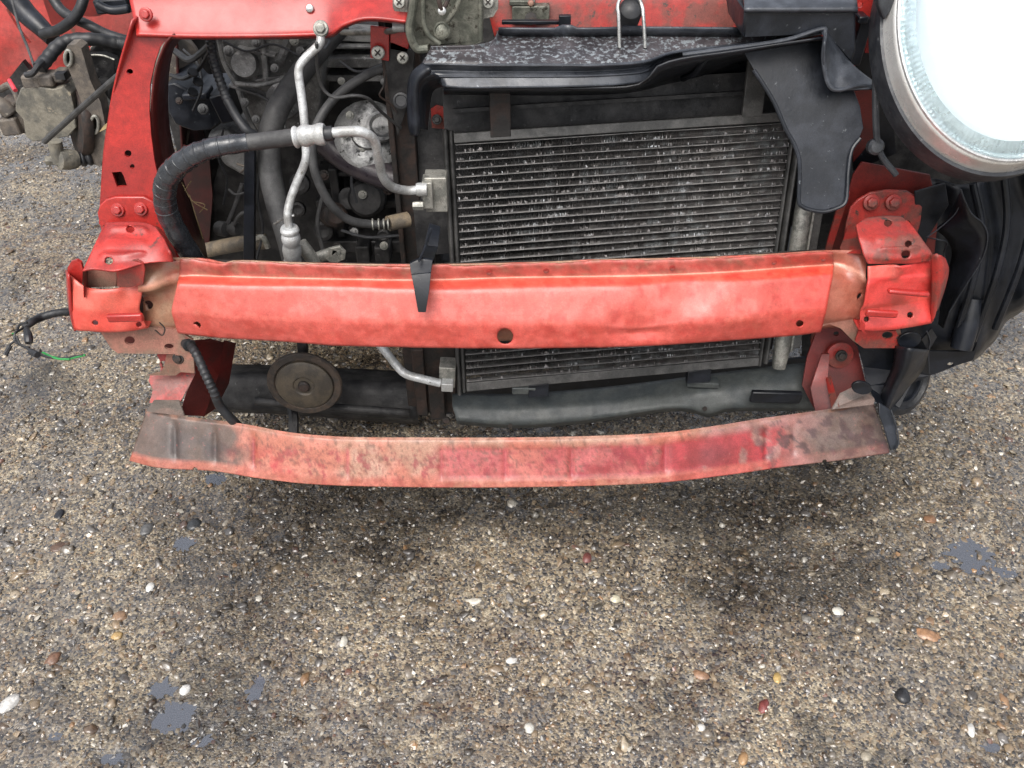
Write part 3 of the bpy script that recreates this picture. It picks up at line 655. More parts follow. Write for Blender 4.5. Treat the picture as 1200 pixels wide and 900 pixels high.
# ---- lower crossmember ----------------------------------------------------
B0 = [(171, 480), (208, 487), (285, 497), (340, 507), (400, 512), (500, 513), (600, 513), (700, 511), (780, 507), (840, 499), (890, 491), (940, 484), (980, 478), (1022, 468)]
B1 = [(171, 484), (208, 491), (285, 501), (340, 511), (400, 516), (500, 517), (600, 517), (700, 515), (780, 511), (840, 503), (890, 495), (940, 488), (980, 482), (1023, 472)]
B2 = [(154, 534), (185, 541), (250, 545), (300, 552), (350, 559), (400, 562), (500, 564), (600, 564), (700, 562), (780, 558), (850, 549), (920, 539), (980, 531), (1040, 522)]
B3 = [(152, 540), (185, 548), (250, 552), (300, 560), (350, 566), (400, 569), (500, 571), (600, 571), (700, 569), (780, 565), (850, 557), (920, 547), (980, 540), (1042, 531)]
def low_col(px, py, u, v):
    n1 = float(fbm(px, py, .025, 4, 2)); n2 = float(fbm(px, py, .12, 4, 5)); n3 = float(fbm(px, py, .05, 4, 12))
    f = max(0, min(1, (v-.9)/1.2))
    salmon = (.66, .24, .17); rose = (.56, .11, .115); deep = (.38, .03, .04); grey = (.10, .078, .066); dk = (.022, .02, .022); lil = (.24, .12, .12)
    c = mixc(salmon, (.58, .33, .24), sm(.45, .65, n1))
    inp = sm(500, 530, px+10*(n3-.5))*(1-sm(800, 850, px))*sm(.12, .26, f+.1*(n2-.5))*(1-sm(.85, .98, f+.08*(n2-.5)))
    c = mixc(c, rose, inp*(.45+.45*sm(.35, .6, n1)))
    n5 = float(fbm(px, py, .4, 3, 22)); c = mixc(c, (.30, .07, .06), sm(.60, .66, n5)*.6*sm(.15, .3, f)); c = mixc(c, (.20, .10, .075), sm(.64, .70, float(fbm(px, py, .3, 3, 25)))*.6)
    c = mixc(c, deep, sm(.36, .56, n3)*.8*math.exp(-((px-750)/110)**4)*sm(.2, .3, f)*(1-sm(.85, .95, f)))
    c = mixc(c, (.36, .03, .05), sm(.60, .70, n2)*.65*sm(.25, .4, f))
    c = tuple(q*.68 for q in c)
    wr = sm(770, 800, px)*sm(.12, .3, f)
    e = sm(790, 850, px)
    c = mixc(c, lil, e*.7)
    c = mixc(c, (.33, .035, .04), wr*sm(.42, .5, n3+.12*math.exp(-((px-840)/70)**2))*(1-sm(895, 940, px)))
    c = mixc(c, dk, .5*math.exp(-((px-835)/30)**2-((f-.6)/.3)**2))
    g = sm(905, 975, px+60*(n1-.5)); c = mixc(c, grey, g*.9)
    c = mixc(c, (.07, .04, .04), sm(.52, .58, n2)*sm(850, 930, px)*.85)
    gl = 1-sm(250, 310, px+80*(n3-.5)); c = mixc(c, grey, gl*(1 if f < .85 else .2)*.95)
    c = mixc(c, dk, .75*math.exp(-((px-205)/16)**2-((f-.55)/.4)**2) + .75*math.exp(-((px-252)/26)**2-((f-.55)/.35)**2)*sm(.35, .55, n3))
    c = mixc(c, (.42, .03, .035), sm(.54, .62, n3)*math.exp(-((px-320)/38)**2)*sm(.3, .5, f)*.4)
    for x in (297, 407, 517, 592, 670, 780): c = mixc(c, (.32, .05, .06), .7*math.exp(-((px-x)/2.6)**2)*sm(.15, .3, f)*(1-sm(.75, .9, f)))
    if v > 1.9: c = mixc(c, (.42, .12, .085), .55 if px < 900 else .15)
    if v < 1: c = mixc(c, (.30, .15, .10), .5*sm(.4, .6, n2))
    return c
def low_fn(p, px, py, u, v):
    f = (v-.9)/1.2
    if 0 < f < 1:
        d = 0
        for x in (205, 252, 297, 407, 517, 592, 670, 780, 898, 930): d += .004*math.exp(-((px-x)/4)**2)
        d *= sm(.05, .3, f)*(1-sm(.75, .98, f))
        if 520 < px < 840: d += .0025*sm(520, 526, px)*(1-sm(815, 840, px))*sm(.15, .24, f)*(1-sm(.8, .95, f))
        p.y += d*.7; p.z -= d*.8
        p.z += .0015*(float(fbm(px, py, .02, 2, 30))-.5)
    return p
lx = sheet([(B0, dict(z=.270)), (B1, dict(z=.268)), (B2, dict(z=.214)), (B3, dict(z=.205)), (B3, dict(z=.205, off=(0, .03, 0)))], 440, 13, .12, low_col, low_fn)
M['beam_low'] = mat('lower_beam_paint', (.82, .76, .70), c3=(.20, .06, .055), vcol=True, rough=.46, s=30, s3=150, thr3=(.62, .66), bump=.12, coat=.1, coatr=.3)
lb = P('lower_crossmember', lx, 'beam_low', solid=.0025, sharp=0, label='faded pink and red lower crossmember with grey stained ends')
cut(lb, [(229, 550, 2.8, .93), (966, 541, 2.6, .95)])
# left support leg
gray = 'tan'
P('leg_foot_plate', plate([(171, 482, .99), (180, 470, 1.01), (210, 470, 1.02), (216, 488, 1.0)], 1.0, .003), M['beam_low'] if False else mat('stained_grey_steel', (.12, .10, .085), (.16, .11, .09), (.10, .07, .06), rough=.6, s=30, s3=90), parent=lb)
ll = P('support_leg', plate([(184, 416), (190, 428), (188, 438), (176, 440), (174, 446), (179, 456), (178, 462), (175, 472), (210, 473), (228, 440), (228, 405), (205, 412)], lambda a, b: 1.09-(b-410)*.001, .003, holes=[(191, 427, 4)]), 'red_dirty', bevel=.001, label='dirty red upright between the two beams at left')
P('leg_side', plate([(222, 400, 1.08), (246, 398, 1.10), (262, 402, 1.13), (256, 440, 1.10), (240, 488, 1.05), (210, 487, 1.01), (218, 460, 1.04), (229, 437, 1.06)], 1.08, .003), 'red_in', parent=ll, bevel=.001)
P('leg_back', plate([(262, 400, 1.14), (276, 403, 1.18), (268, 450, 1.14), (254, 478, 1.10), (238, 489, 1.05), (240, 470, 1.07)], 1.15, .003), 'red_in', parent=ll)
lp = P('lower_bracket', plate([(117, 388), (130, 408), (138, 414), (205, 415), (212, 436), (228, 437), (226, 398), (208, 386), (173, 383)], lambda a, b: 1.035-(b-400)*.0003, .003, holes=[(152, 399, 6.2, 5), (198, 406, 5.5, 3.5)]), 'tan', bevel=.001, label='dusty tan plate hanging under the left end bracket')
P('dark_hole_backing', plate([(140, 392), (210, 392), (212, 412), (146, 411)], 1.07, .003), 'red_in', parent=lp)  # added dark plate so the bracket's holes read as shaded
P('bracket_lip', plate([(172, 440), (206, 440), (212, 436), (228, 438), (226, 412), (195, 416), (192, 430), (188, 436)], 1.045, .002), 'tan', parent=lp)
bolt('bracket_bolt', 209, 420, 1.03, 7, 'rust', lp)
P('wire_clip', tube([(182, 387, 1.02), (190, 393, 1.0), (193, 385, 1.01), (187, 378, 1.02)], .9, 6, 6), 'rust', parent=lp)
wl = P('sensor_cable', tube([(213, 394, 1.06), (220, 400, 1.04), (230, 415, 1.01), (240, 437, .99), (250, 458, .98), (258, 476, .98), (272, 492, .98), (285, 505, 1.0)], 5.2, 14, 12, lambda u: (1+.10*math.sin(u*180)) if .2 < u < .65 else .92+.2*u), 'rub', label='ribbed black cable running down to the lower crossmember')
P('cable_boot', tube([(209, 391, 1.07), (216, 398, 1.05), (222, 405, 1.03)], 7.5, 6), 'rub', parent=wl)

# ---- right end -------------------------------------------------------------
re_ = P('end_bracket', [sheet([([(1017, 312), (1048, 310), (1056, 312), (1090, 303)], dict(z=.517)), ([(1017, 328), (1048, 325), (1056, 322), (1092, 318)], dict(z=.50)),
                               ([(1016, 334), (1050, 328), (1092, 324)], dict(z=.494)), ([(1012, 358), (1050, 352), (1094, 341)], dict(z=.462)), ([(1008, 364), (1050, 358), (1094, 352)], dict(z=.450)),
                               ([(1007, 388), (1030, 389), (1060, 386), (1092, 380)], dict(z=.42)), ([(1007, 388), (1030, 389), (1060, 386), (1092, 380)], dict(z=.42, off=(0, .03, 0)))], 30, 4, .2,
                              lambda px, py, u, v: mixc(mixc((.58, .05, .045), (.72, .13, .10), .6*math.exp(-abs(v-3.5)*2.5)+(.8 if v < .9 and px < 1049 else 0)), (.33, .07, .05), (.6*sm(.45, .6, float(fbm(px, py, .06, 3, 3))) if px > 1045 or v < 2 else .1)))],
        'beam', solid=.0025, sharp=0, label='creased red end bracket at the right of the beam')
cut(re_, [(1066, 369, 3.4, 1.02), (1015, 374, 3.2, 1.02)])
P('pressed_rib', block(1034, 369, 1.0, 38, 9, .007, rot=4), 'red', parent=re_, bevel=.0025)
P('pressed_rib', block(1066, 345, 1.008, 50, 6, .01, rot=6), 'red', parent=re_, bevel=.003)
P('torn_edge', plate([(1007, 384), (1012, 390), (1016, 392), (1013, 388), (1014, 380), (1010, 376)], 1.0, .002), 'red', parent=re_)
P('rolled_edge', sheet([([(1091, 299), (1092, 320), (1092, 350), (1090, 379)], dict(Y=1.04)), ([(1099, 297), (1103, 318), (1100, 345), (1094, 375)], dict(Y=1.03)), ([(1107, 303), (1110, 315), (1106, 335), (1096, 362)], dict(Y=1.05)), ([(1108, 306), (1111, 316), (1107, 336), (1098, 364)], dict(Y=1.09))], 20, 3, .3), 'red_dirty', parent=re_, solid=.003, sharp=0)
cbr = P('crash_box', [sheet([([(1003, 264), (1015, 256), (1053, 254), (1065, 260)], dict(z=.557)), ([(1006, 280), (1020, 282), (1060, 281), (1078, 278)], dict(z=.548)), ([(1012, 300), (1030, 302), (1062, 302), (1092, 297)], dict(z=.53)), ([(1017, 309), (1048, 308), (1070, 308), (1092, 304)], dict(z=.52))], 34, 12, .2,
                            fn=lambda p, px, py, u, v: p+Vector((0, 0, .005*(math.exp(-((v-.95)/.12)**2)+math.exp(-((v-1.6)/.12)**2))*sm(.25, .35, u)*(1-sm(.8, .9, u)))))], 'red_dirty', solid=.003, sharp=0, label='dirty red crumple box behind the right end of the beam')
cut(cbr, [(1040, 262, 4.2, 1.13), (1064, 286, 3.8, 1.09), (1061, 298, 4.8, 1.06)], n=(0, -.2, 1), depth=.02)
P('box_side', plate([(1003, 264, 1.15), (996, 262, 1.17), (985, 292, 1.1), (990, 297, 1.08), (1010, 297, 1.06)], 1.1, .003), 'red_dirty', parent=cbr)
P('box_side', plate([(1065, 258, 1.15), (1092, 298, 1.07), (1092, 330, 1.07), (1072, 320, 1.15)], 1.1, .003), 'red_dirty', parent=cbr)
flr = P('mounting_flange', plate([(992, 262), (997, 243), (1006, 234), (1020, 226), (1040, 223), (1063, 224), (1074, 231), (1081, 243), (1079, 262), (1074, 278), (1040, 290), (988, 290)], lambda a, b: 1.17-(b-240)*.0002, .005), 'red_dirty', bevel=.0015)
bolt('flange_bolt', 1021, 237, 1.167, 9.5, 'red_dirty', flr); bolt('flange_bolt', 1047, 237, 1.167, 9.5, 'red_dirty', flr)
P('rail_face', plate([(975, 292), (1000, 205), (1010, 190), (1090, 205), (1100, 250), (1095, 300), (1010, 300)], 1.20, .004), 'red_in', bevel=.001, label='dark red rail face behind the right crumple box')
P('rail_channel', plate([(960, 460), (975, 292), (996, 225), (988, 222), (968, 290), (950, 400)], 1.19, .004), 'red_dirty')
lpr = P('lower_bracket', plate([(965, 374), (1006, 369), (1009, 389), (1055, 386), (1060, 406), (1012, 408), (1000, 400), (985, 385), (972, 380), (964, 383)], lambda a, b: 1.045, .003, holes=[(1040, 393, 6.5, 4.5)]), 'tan', bevel=.001, label='dull red plate under the right end bracket')
P('bracket_front', plate([(1006, 388), (1050, 388), (1057, 402), (1056, 408), (1012, 408), (1002, 400)], 1.04, .002, holes=[(1040, 393, 6.5, 4.5)]), 'red_dirty', parent=lpr)
lr = P('support_leg', plate([(957, 388), (966, 382), (980, 383), (995, 393), (1005, 407), (1010, 430), (1018, 462), (985, 480), (956, 483), (940, 452), (946, 418)], lambda a, b: 1.12-(b-420)*.0008, .003, holes=[(980, 391, 3.5, 2.8)]), 'red_in', bevel=.001, label='dark red upright between the two beams at right')
P('leg_rib', plate([(956, 484, 1.03), (950, 455, 1.06), (963, 415, 1.1), (972, 415, 1.1), (970, 440, 1.07), (980, 478, 1.02)], 1.05, .003), 'red_in', parent=lr)
P('leg_rib', plate([(975, 480, 1.01), (968, 444, 1.06), (974, 442, 1.05), (984, 478, 1.0)], 1.05, .003), 'red_dirty', parent=lr)
P('leg_foot_plate', plate([(975, 480, 1.0), (985, 462, 1.02), (1000, 455, 1.03), (1018, 462, 1.02), (1025, 468, 1.0), (1024, 474, .99)], 1.0, .003), mat('stained_grey_steel', (.12, .10, .09), (.15, .11, .095), (.10, .05, .05), rough=.6, s=30, s3=90), parent=lr)
bolt('leg_bolt', 986, 417, 1.10, 7, 'rust', lr)
P('box_end', lathe(W(984, 416, 1.115), FWD, [(.022, -.004), (.022, .002), (.014, .004)], 20), 'red_dirty', parent=lr)

# ---- condenser --------------------------------------------------------------
TL, TR, BL, BR = W(533, 170, 1.225), W(928, 144, 1.262), W(547, 447, 1.105), W(889, 417, 1.135)
def CP(u, v, d=0):
    p = TL.lerp(TR, u).lerp(BL.lerp(BR, u), v)
    n = (TR-TL).cross(BL-TL).normalized()
    if n.y > 0: n = -n
    return p + n*d
def CQ(u0, u1, v0, v1, d0, d1):
    c = [CP(u, v, d) for d in (d0, d1) for v in (v0, v1) for u in (u0, u1)]
    return c, [(0, 2, 3, 1), (4, 5, 7, 6), (0, 1, 5, 4), (2, 6, 7, 3), (0, 4, 6, 2), (1, 3, 7, 5)]
cond = empty('condenser', CP(.5, 1.0), car); cond['label'] = 'dusty grey air conditioning condenser behind the beam'
for v0_, v1_ in ((-.045, -.008), (1.005, 1.045)): P('core_bar', CQ(-.002, 1.002, v0_, v1_, -.016, .003), 'frame', parent=cond, bevel=.001)
def hdr(u0, u1, v0, v1, m, name='header_tank', d=.004):
    V = []; F = []; seg = 10; n = 14
    for i in range(n+1):
        v = v0+(v1-v0)*i/n
        for k in range(seg+1):
            a = math.pi*k/seg; V.append(CP((u0+u1)/2+(u1-u0)/2*math.cos(a), v, -.014+math.sin(a)*(.014+d)))
    for i in range(n):
        for k in range(seg): q = i*(seg+1)+k; F.append((q, q+1, q+seg+2, q+seg+1))
    F.append(tuple(range(seg, -1, -1))); F.append(tuple(n*(seg+1)+k for k in range(seg+1)))
    return P(name, (V, F), m, parent=cond)
hdr(-.035, -.018, -.06, 1.06, 'frame'); hdr(-.018, -.002, -.055, 1.05, 'frame', d=.002)
hdr(1.002, 1.018, -.055, 1.05, 'frame', d=.002); hdr(1.02, 1.04, -.05, 1.04, 'frame')
NT = 33
for i in range(NT):
    v = i/(NT-1); jit = R.uniform(-.0012, .0012)
    V = []; F = []; n = 24
    for k in range(n+1):
        u = k/n; dv = .0022*math.sin(u*9+i*.7)*.35+jit; h = .0014
        for a, d in ((-h, -.012), (-h, .0012), (-h*.3, .0024), (h*.3, .0024), (h, .0012), (h, -.012)): V.append(CP(u, v+dv+a, d))
    for k in range(n):
        for q in range(5): F.append((k*6+q, k*6+q+1, (k+1)*6+q+1, (k+1)*6+q))
    P('cooling_tube', (V, F), 'tube', parent=cond, smooth=False)
FV = []; FFc = []
NF = 250
rs = np.random.RandomState(5)
for i in range(NT-1):
    v0 = (i+.12)/(NT-1); v1 = (i+.88)/(NT-1)
    for k in range(NF):
        u = (k+.5)/NF; dmg = .5*float(vn(u*22, i*.55, 3)) + .5*float(vn(u*90, i*2.3, 5)); bent = max(0, dmg-.52)*3
        w_ = .32/NF; d1 = -.0002-.0022*rs.rand()-.002*float(vn(u*30, i*.8, 9)); tw = rs.uniform(-1, 1)*(.25+bent)*.6/NF; cu = rs.uniform(.35, .6)
        q = len(FV)
        FV += [CP(u-w_, v0, d1), CP(u+w_+tw, v0+(v1-v0)*cu, d1+.0012*bent), CP(u-w_+tw*.5, v1, d1), CP(u-w_, v1, -.010), CP(u+w_, v0+(v1-v0)*.5, -.010), CP(u-w_, v0, -.010)]
        FFc += [(q, q+1, q+4, q+5), (q+1, q+2, q+3, q+4)]
        if rs.rand() < .10+bent*.8:   # a leaf crushed over towards the front
            q = len(FV); a_ = v1-(v1-v0)*rs.uniform(.12, .45)
            FV += [CP(u-w_*1.3, v1, .0004), CP(u+w_*.8, v1, .0004), CP(u+w_*(.3+rs.rand()*1.2), a_, .0022*rs.rand()), CP(u-w_+tw, a_-(v1-v0)*.12, .0016*rs.rand())]
            FFc.append((q, q+1, q+2, q+3))
fo = P('cooling_fins', (FV, FFc), 'fin', parent=cond, smooth=False); fo['kind'] = 'stuff'
# receiver drier and its bracket
rd = P('receiver_drier', sweep([CP(1.075, -.02+1.085*k/16, .002) for k in range(17)], lambda u: .0135*(1 if u < .97 else .8), 18), 'alu_old', parent=cond, label='pale grey bottle at the right side of the condenser')
P('drier_strip', CQ(1.105, 1.14, .2, .98, -.012, .002), 'frame', parent=cond, bevel=.002)
P('drier_seam', CQ(1.098, 1.104, .2, .98, 0, .012), 'alu_old', parent=cond)
# radiator behind, fan shroud and brackets
P('radiator', CQ(-.03, 1.08, -.20, 1.02, -.075, -.045), 'dark', label='black radiator core behind the condenser')
P('fan_shroud', CQ(-.15, 1.35, -.75, .5, -.16, -.12), 'dark')
fr = []
for k in range(90): u = k/89; fr.append(CQ(u-.004, u+.004*R.random(), -.105+.02*R.random(), -.075, -.05, -.034))
P('radiator_seal', [CQ(0, 1.0, -.13, -.115, -.05, -.028)], 'dark')
P('support_strap', CQ(.105, .165, -.26, -.02, -.004, .004), 'rust', parent=cond, bevel=.001)
P('support_strap', CQ(.845, .905, -.26, -.035, -.004, .004), 'frame', parent=cond, bevel=.001)
P('mounting_foot', CQ(.21, .28, 1.04, 1.10, -.012, .004), 'blk', parent=cond, bevel=.001)
P('mounting_foot', CQ(.76, .84, 1.04, 1.10, -.012, .004), 'blk', parent=cond, bevel=.001)
# red bits deep left of the radiator
P('radiator_bracket', [plate([(505, 128), (512, 124), (528, 128), (536, 138), (534, 152), (506, 150)], 1.33, .004)], 'red_dirty')
bolt('radiator_bolt', 512, 140, 1.32, 6, 'dark', car)
P('dark_box', block(532, 128, 1.42, 44, 60, .1), 'dark', bevel=.003)
# pipe fittings on the condenser
fb = P('pipe_fitting', [block(511, 229, 1.16, 26, 44, .03), block(501, 230, 1.15, 12, 34, .03)], 'alu_old', bevel=.0015, parent=cond)
P('fitting_nut', lathe(W(491, 222, 1.15), (1, 0, 0), [(.009, -.004), (.010, 0), (.010, .012)], 16), 'alu', parent=cond)
P('fitting_nut', lathe(W(487, 241, 1.15), (1, 0, 0), [(.006, -.004), (.007, 0), (.007, .012)], 6), 'alu_old', parent=cond)
P('pipe_fitting', [block(524, 443, 1.10, 19, 30, .03, rot=4)], 'alu_old', bevel=.0015, parent=cond)
P('pipe_fitting', [block(524, 455, 1.085, 14, 12, .02, rot=4)], 'alu', bevel=.0015, parent=cond)
P('lower_pipe', tube([(380, 330, 1.16), (410, 375, 1.13), (443, 402, 1.12), (462, 425, 1.11), (475, 438, 1.10), (495, 444, 1.095), (516, 449, 1.095)], 5, 8, 14), 'alu', label='bare aluminium pipe passing under the beam')

# ---- plastic crossmember under the condenser ---------------------------------
P('plastic_crossmember', sheet([([(530, 462), (600, 462), (700, 455), (800, 443), (900, 430), (950, 425)], dict(Y=1.16)), ([(530, 476), (600, 478), (700, 472), (800, 462), (870, 455), (950, 452)], dict(Y=1.12)),
                              ([(535, 492), (600, 497), (660, 494), (720, 487), (780, 478), (808, 478), (830, 484), (850, 478), (900, 477), (955, 478)], dict(Y=1.10)), ([(535, 496), (600, 501), (660, 498), (720, 491), (780, 482), (808, 482), (830, 488), (850, 482), (900, 481), (955, 480)], dict(Y=1.125))], 70, 4, .2), 'grey_pl', solid=.003, sharp=0,
      label='grey black plastic crossmember under the condenser')
P('gap_shade_sheet', plate([(520, 455), (700, 445), (960, 418), (960, 470), (700, 480), (520, 485)], 1.215, .006), 'blk')  # added black sheet stands in for the shade below the condenser
P('crossmember_pad', block(614, 459, 1.10, 28, 10, .02), 'grey_pl', bevel=.002); P('crossmember_pad', block(824, 452, 1.12, 38, 8, .02, rot=4), 'grey_pl', bevel=.002)
P('drain_hole', lathe(W(826, 479, 1.098), FWD, [(.004, -.001), (.004, .001)], 12), 'hole'); P('drain_hole', lathe(W(598, 499, 1.095), FWD, [(.004, -.001), (.004, .001)], 12), 'hole')
P('shadow_gap', block(910, 467, 1.08, 60, 16, .01, rot=2), 'blk', bevel=.003)
# ---- subframe, left
P('subframe', [sheet([([(215, 428), (300, 428), (400, 432), (480, 436)], dict(Y=1.30)), ([(240, 440), (320, 442), (400, 448), (490, 454)], dict(Y=1.22)), ([(248, 478), (320, 480), (400, 484), (490, 490)], dict(Y=1.19)), ([(250, 482), (320, 484), (400, 490), (490, 497)], dict(Y=1.22))], 30, 4, .2),
               tube([(300, 470, 1.19), (400, 478, 1.17), (480, 484, 1.18)], 4)], 'dark', solid=.003, sharp=0, label='black subframe beam behind the horn')
rp_ = P('support_post', [block(482, 275, 1.30, 26, 500, .03), block(470, 275, 1.285, 6, 500, .03), block(500, 275, 1.36, 14, 500, .02)], 'rust', bevel=.002, label='rusty dark radiator support post')
rp2 = P('post_foot', [block(505, 445, 1.2, 60, 104, .02), block(492, 450, 1.19, 14, 100, .02), block(532, 470, 1.17, 5, 44, .02), block(512, 470, 1.18, 18, 60, .02)], 'rust', bevel=.002)
P('foot_washer', lathe(W(523, 492, 1.16), FWD, [(.007, 0), (.006, .003), (.002, .003)], 14), 'rust', parent=rp2)
P('post_bracket', plate([(446, 46), (462, 50), (486, 60), (484, 100), (476, 130), (466, 160), (457, 120), (452, 80)], 1.275, .004), 'dark', bevel=.001)
P('post_grommet', lathe(W(470, 118, 1.265), FWD, [(.012, 0), (.012, .003), (.009, .004), (.008, .002)], 18), 'rub')

# ---- horn ---------------------------------------------------------------------
hc = W(357, 450, 1.13); HN = Vector((.03, -.99, .12)); ax = (Vector((1, 0, 0)), HN.normalized().cross(Vector((1, 0, 0))).normalized(), HN.normalized())
hs_ = pxs(357, 450, 1.13); r = 44*hs_
horn = P('horn', lathe(hc, HN, [(r*.5, -.03), (r*.85, -.018), (r, -.004), (r*1.0, .0), (r*.96, .003), (r*.82, .0035), (r*.76, .000)], 44, ax=(ax[0], ax[1]*.95, ax[2])), 'hornr', label='round brown dusty disc horn')
P('horn_face', lathe(hc, HN, [(r*.77, -.002), (r*.76, .005), (r*.70, .0075), (r*.3, .008), (r*.26, .006), (r*.20, .006)], 40, ax=(ax[0], ax[1]*.95, ax[2])), 'hornf', parent=horn)
P('horn_nut', lathe(hc, HN, [(r*.16, .003), (r*.16, .010), (r*.12, .013), (r*.04, .0135)], 12), 'rust', parent=horn)
P('horn_bracket', [sweep([W(345, 330, 1.22), W(350, 370, 1.19), W(355, 408, 1.17), W(357, 440, 1.18)], lambda u: .011, 4), ], 'dark', parent=horn)
P('horn_stay', tube([(342, 478, 1.16), (344, 490, 1.13), (344, 512, 1.10)], 6, 4, 6), 'dark', parent=horn)

# ---- hoses and pipes in the bay -------------------------------------------------
h1 = P('air_conditioning_hose', tube([(248, 340, 1.12), (228, 305, 1.10), (206, 270, 1.08), (194, 240, 1.07), (196, 210, 1.06), (218, 187, 1.05), (250, 173, 1.05), (290, 167, 1.06)], 13, 12, 18, lambda u: 1.02-.2*sm(.55, 1, u)+.03*math.sin(u*75)), 'tape', label='thick black taped hose curving down behind the beam')
P('hose_end', tube([(282, 168, 1.06), (310, 165, 1.06), (348, 160, 1.06)], 9.8, 6, 18), 'rub_grey', parent=h1)
tp = catmull([W(*q) for q in ((248, 340, 1.12), (228, 305, 1.10), (206, 270, 1.08), (194, 240, 1.07), (196, 210, 1.06), (218, 187, 1.05), (250, 173, 1.05), (290, 167, 1.06))], 12)
for k in range(30, 80, 4):
    d_ = (tp[k+1]-tp[k-1]).normalized(); d_ = (d_+Vector((R.uniform(-.12, .12), 0, R.uniform(-.12, .12)))).normalized()
    P('tape_edge', lathe(tp[k], d_, [(.0138*(1-.2*sm(52, 84, k)), -.0022), (.0157*(1-.2*sm(52, 84, k)), -.0006), (.0157*(1-.2*sm(52, 84, k)), .0008), (.0140*(1-.2*sm(52, 84, k)), .0026)], 20), 'tape', parent=h1)
cr = P('crimp_collar', tube([(345, 161, 1.06), (352, 160, 1.06), (366, 158, 1.06), (381, 157, 1.06)], 12, 8, 20, lambda u: 1.0+.08*math.sin(u*16)-(.12 if .25 < u < .32 else 0)), 'alu', parent=h1)
P('hose_cap', tube([(380, 157, 1.06), (390, 156, 1.06)], 8.5, 3, 16), 'rub', parent=h1)
P('aluminium_pipe', tube([(386, 156, 1.06), (405, 154, 1.065), (425, 155, 1.07), (438, 164, 1.08), (443, 182, 1.09), (448, 205, 1.11), (458, 218, 1.13), (475, 223, 1.15), (496, 222, 1.155)], 5.7, 12, 16), 'alu', label='bright bent aluminium pipe to the condenser')
P('aluminium_pipe', tube([(376, 38, 1.19), (374, 52, 1.18), (358, 68, 1.17), (350, 82, 1.16), (353, 110, 1.15), (356, 135, 1.14), (358, 165, 1.13), (358, 188, 1.12), (348, 213, 1.11), (340, 235, 1.10), (337, 252, 1.09), (339, 268, 1.09)], 4.9, 10, 16), 'alu', label='long thin aluminium pipe coming down from the red panel')
P('pipe_eye', lathe(W(376, 34, 1.188), FWD, [(.0095, -.006), (.0105, -.003), (.0105, .001)], 18), 'alu_old')
P('ribbed_connector', tube([(339, 266, 1.09), (341, 280, 1.09), (343, 305, 1.10)], 10.5, 24, 20, lambda u: .9+.16*abs(math.sin(u*3.2*math.pi))), 'alu', label='ribbed silver pipe end above the beam')
P('service_stub', tube([(352, 285, 1.12), (362, 298, 1.12), (372, 315, 1.12)], 8, 6), 'alu_old')
P('stub_elbow', tube([(362, 305, 1.15), (378, 300, 1.15), (390, 296, 1.15), (400, 294, 1.15)], 7, 6), 'alu_old')
P('eye_bracket', plate([(385, 292), (398, 289), (405, 296), (404, 304), (390, 310), (382, 304)], 1.14, .006, holes=[(397, 297, 3)]), 'alu_old', bevel=.001)
P('radiator_hose', tube([(400, 30, 1.42), (375, 58, 1.38), (348, 92, 1.34), (325, 130, 1.30), (315, 165, 1.28), (317, 205, 1.26), (325, 240, 1.24), (336, 275, 1.22), (345, 310, 1.2)], 13.5, 10, 20, lambda u: 1-.25*max(0, .4-u)), 'rub_grey', label='wide grey black coolant hose')
P('hose_clip', tube([(322, 262, 1.19), (332, 256, 1.18), (345, 252, 1.18)], 1.8, 4, 8), 'steel')
P('coolant_hose', tube([(462, 76, 1.30), (430, 88, 1.28), (395, 112, 1.25), (372, 145, 1.22), (366, 180, 1.20), (372, 210, 1.19), (388, 240, 1.19), (410, 258, 1.20), (440, 263, 1.22), (470, 262, 1.24)], 5.2, 10, 16), 'rub_grey', label='narrower grey hose looping to a clamp')
for a in (437, 444, 450, 455): P('spring_clamp', lathe(W(a, 263, 1.218), (1, .1, 0), [(.0082, -.0015), (.0095, -.001), (.0095, .001), (.0082, .0015)], 18), 'alu_old')
P('brown_stub', tube([(455, 262, 1.23), (478, 257, 1.25)], 9, 3), 'tan_pipe')
P('thin_wire', tube([(371, 50, 1.17), (372, 80, 1.19), (378, 103, 1.2), (392, 114, 1.2), (415, 112, 1.2), (432, 116, 1.21), (448, 132, 1.24), (470, 150, 1.27)], 2, 8, 8), 'rub_grey')
P('thin_wire', tube([(452, 82, 1.26), (450, 100, 1.26), (445, 112, 1.26), (458, 122, 1.27), (465, 132, 1.27)], 1.2, 8, 6), 'rust')
P('thin_wire', tube([(384, 35, 1.25), (386, 48, 1.24), (380, 58, 1.2)], 1.5, 6, 6), 'rub')
P('dark_pipe', tube([(380, 165, 1.42), (405, 185, 1.40), (430, 198, 1.38), (470, 212, 1.36), (500, 220, 1.36)], 16, 8, 18), mat('purple_black_pipe', (.03, .024, .030), (.045, .036, .04), rough=.35, s=30), label='wide dark pipe behind the aluminium pipe')
P('wiring_loom', tube([(246, 42, 1.3), (250, 70, 1.29), (258, 95, 1.27), (268, 120, 1.25), (285, 148, 1.22), (300, 160, 1.22)], 5.4, 16, 12, lambda u: 1+(.1*math.sin(u*150) if u < .6 else 0)), 'rub', label='corrugated black wiring loom')
P('wiring_loom', tube([(205, 60, 1.4), (222, 70, 1.38), (238, 60, 1.36), (248, 50, 1.33)], 4, 8, 8), 'rub')
P('wiring_loom', tube([(200, 88, 1.36), (215, 92, 1.35), (232, 82, 1.34), (245, 62, 1.31)], 2.5, 8, 8), 'rub')
for x, y in ((226, 85), (232, 96), (226, 108)): P('cable_tie', lathe(W(x, y, 1.33), (.5, -.3, .8), [(.008, -.002), (.009, 0), (.008, .002)], 10), 'rub')
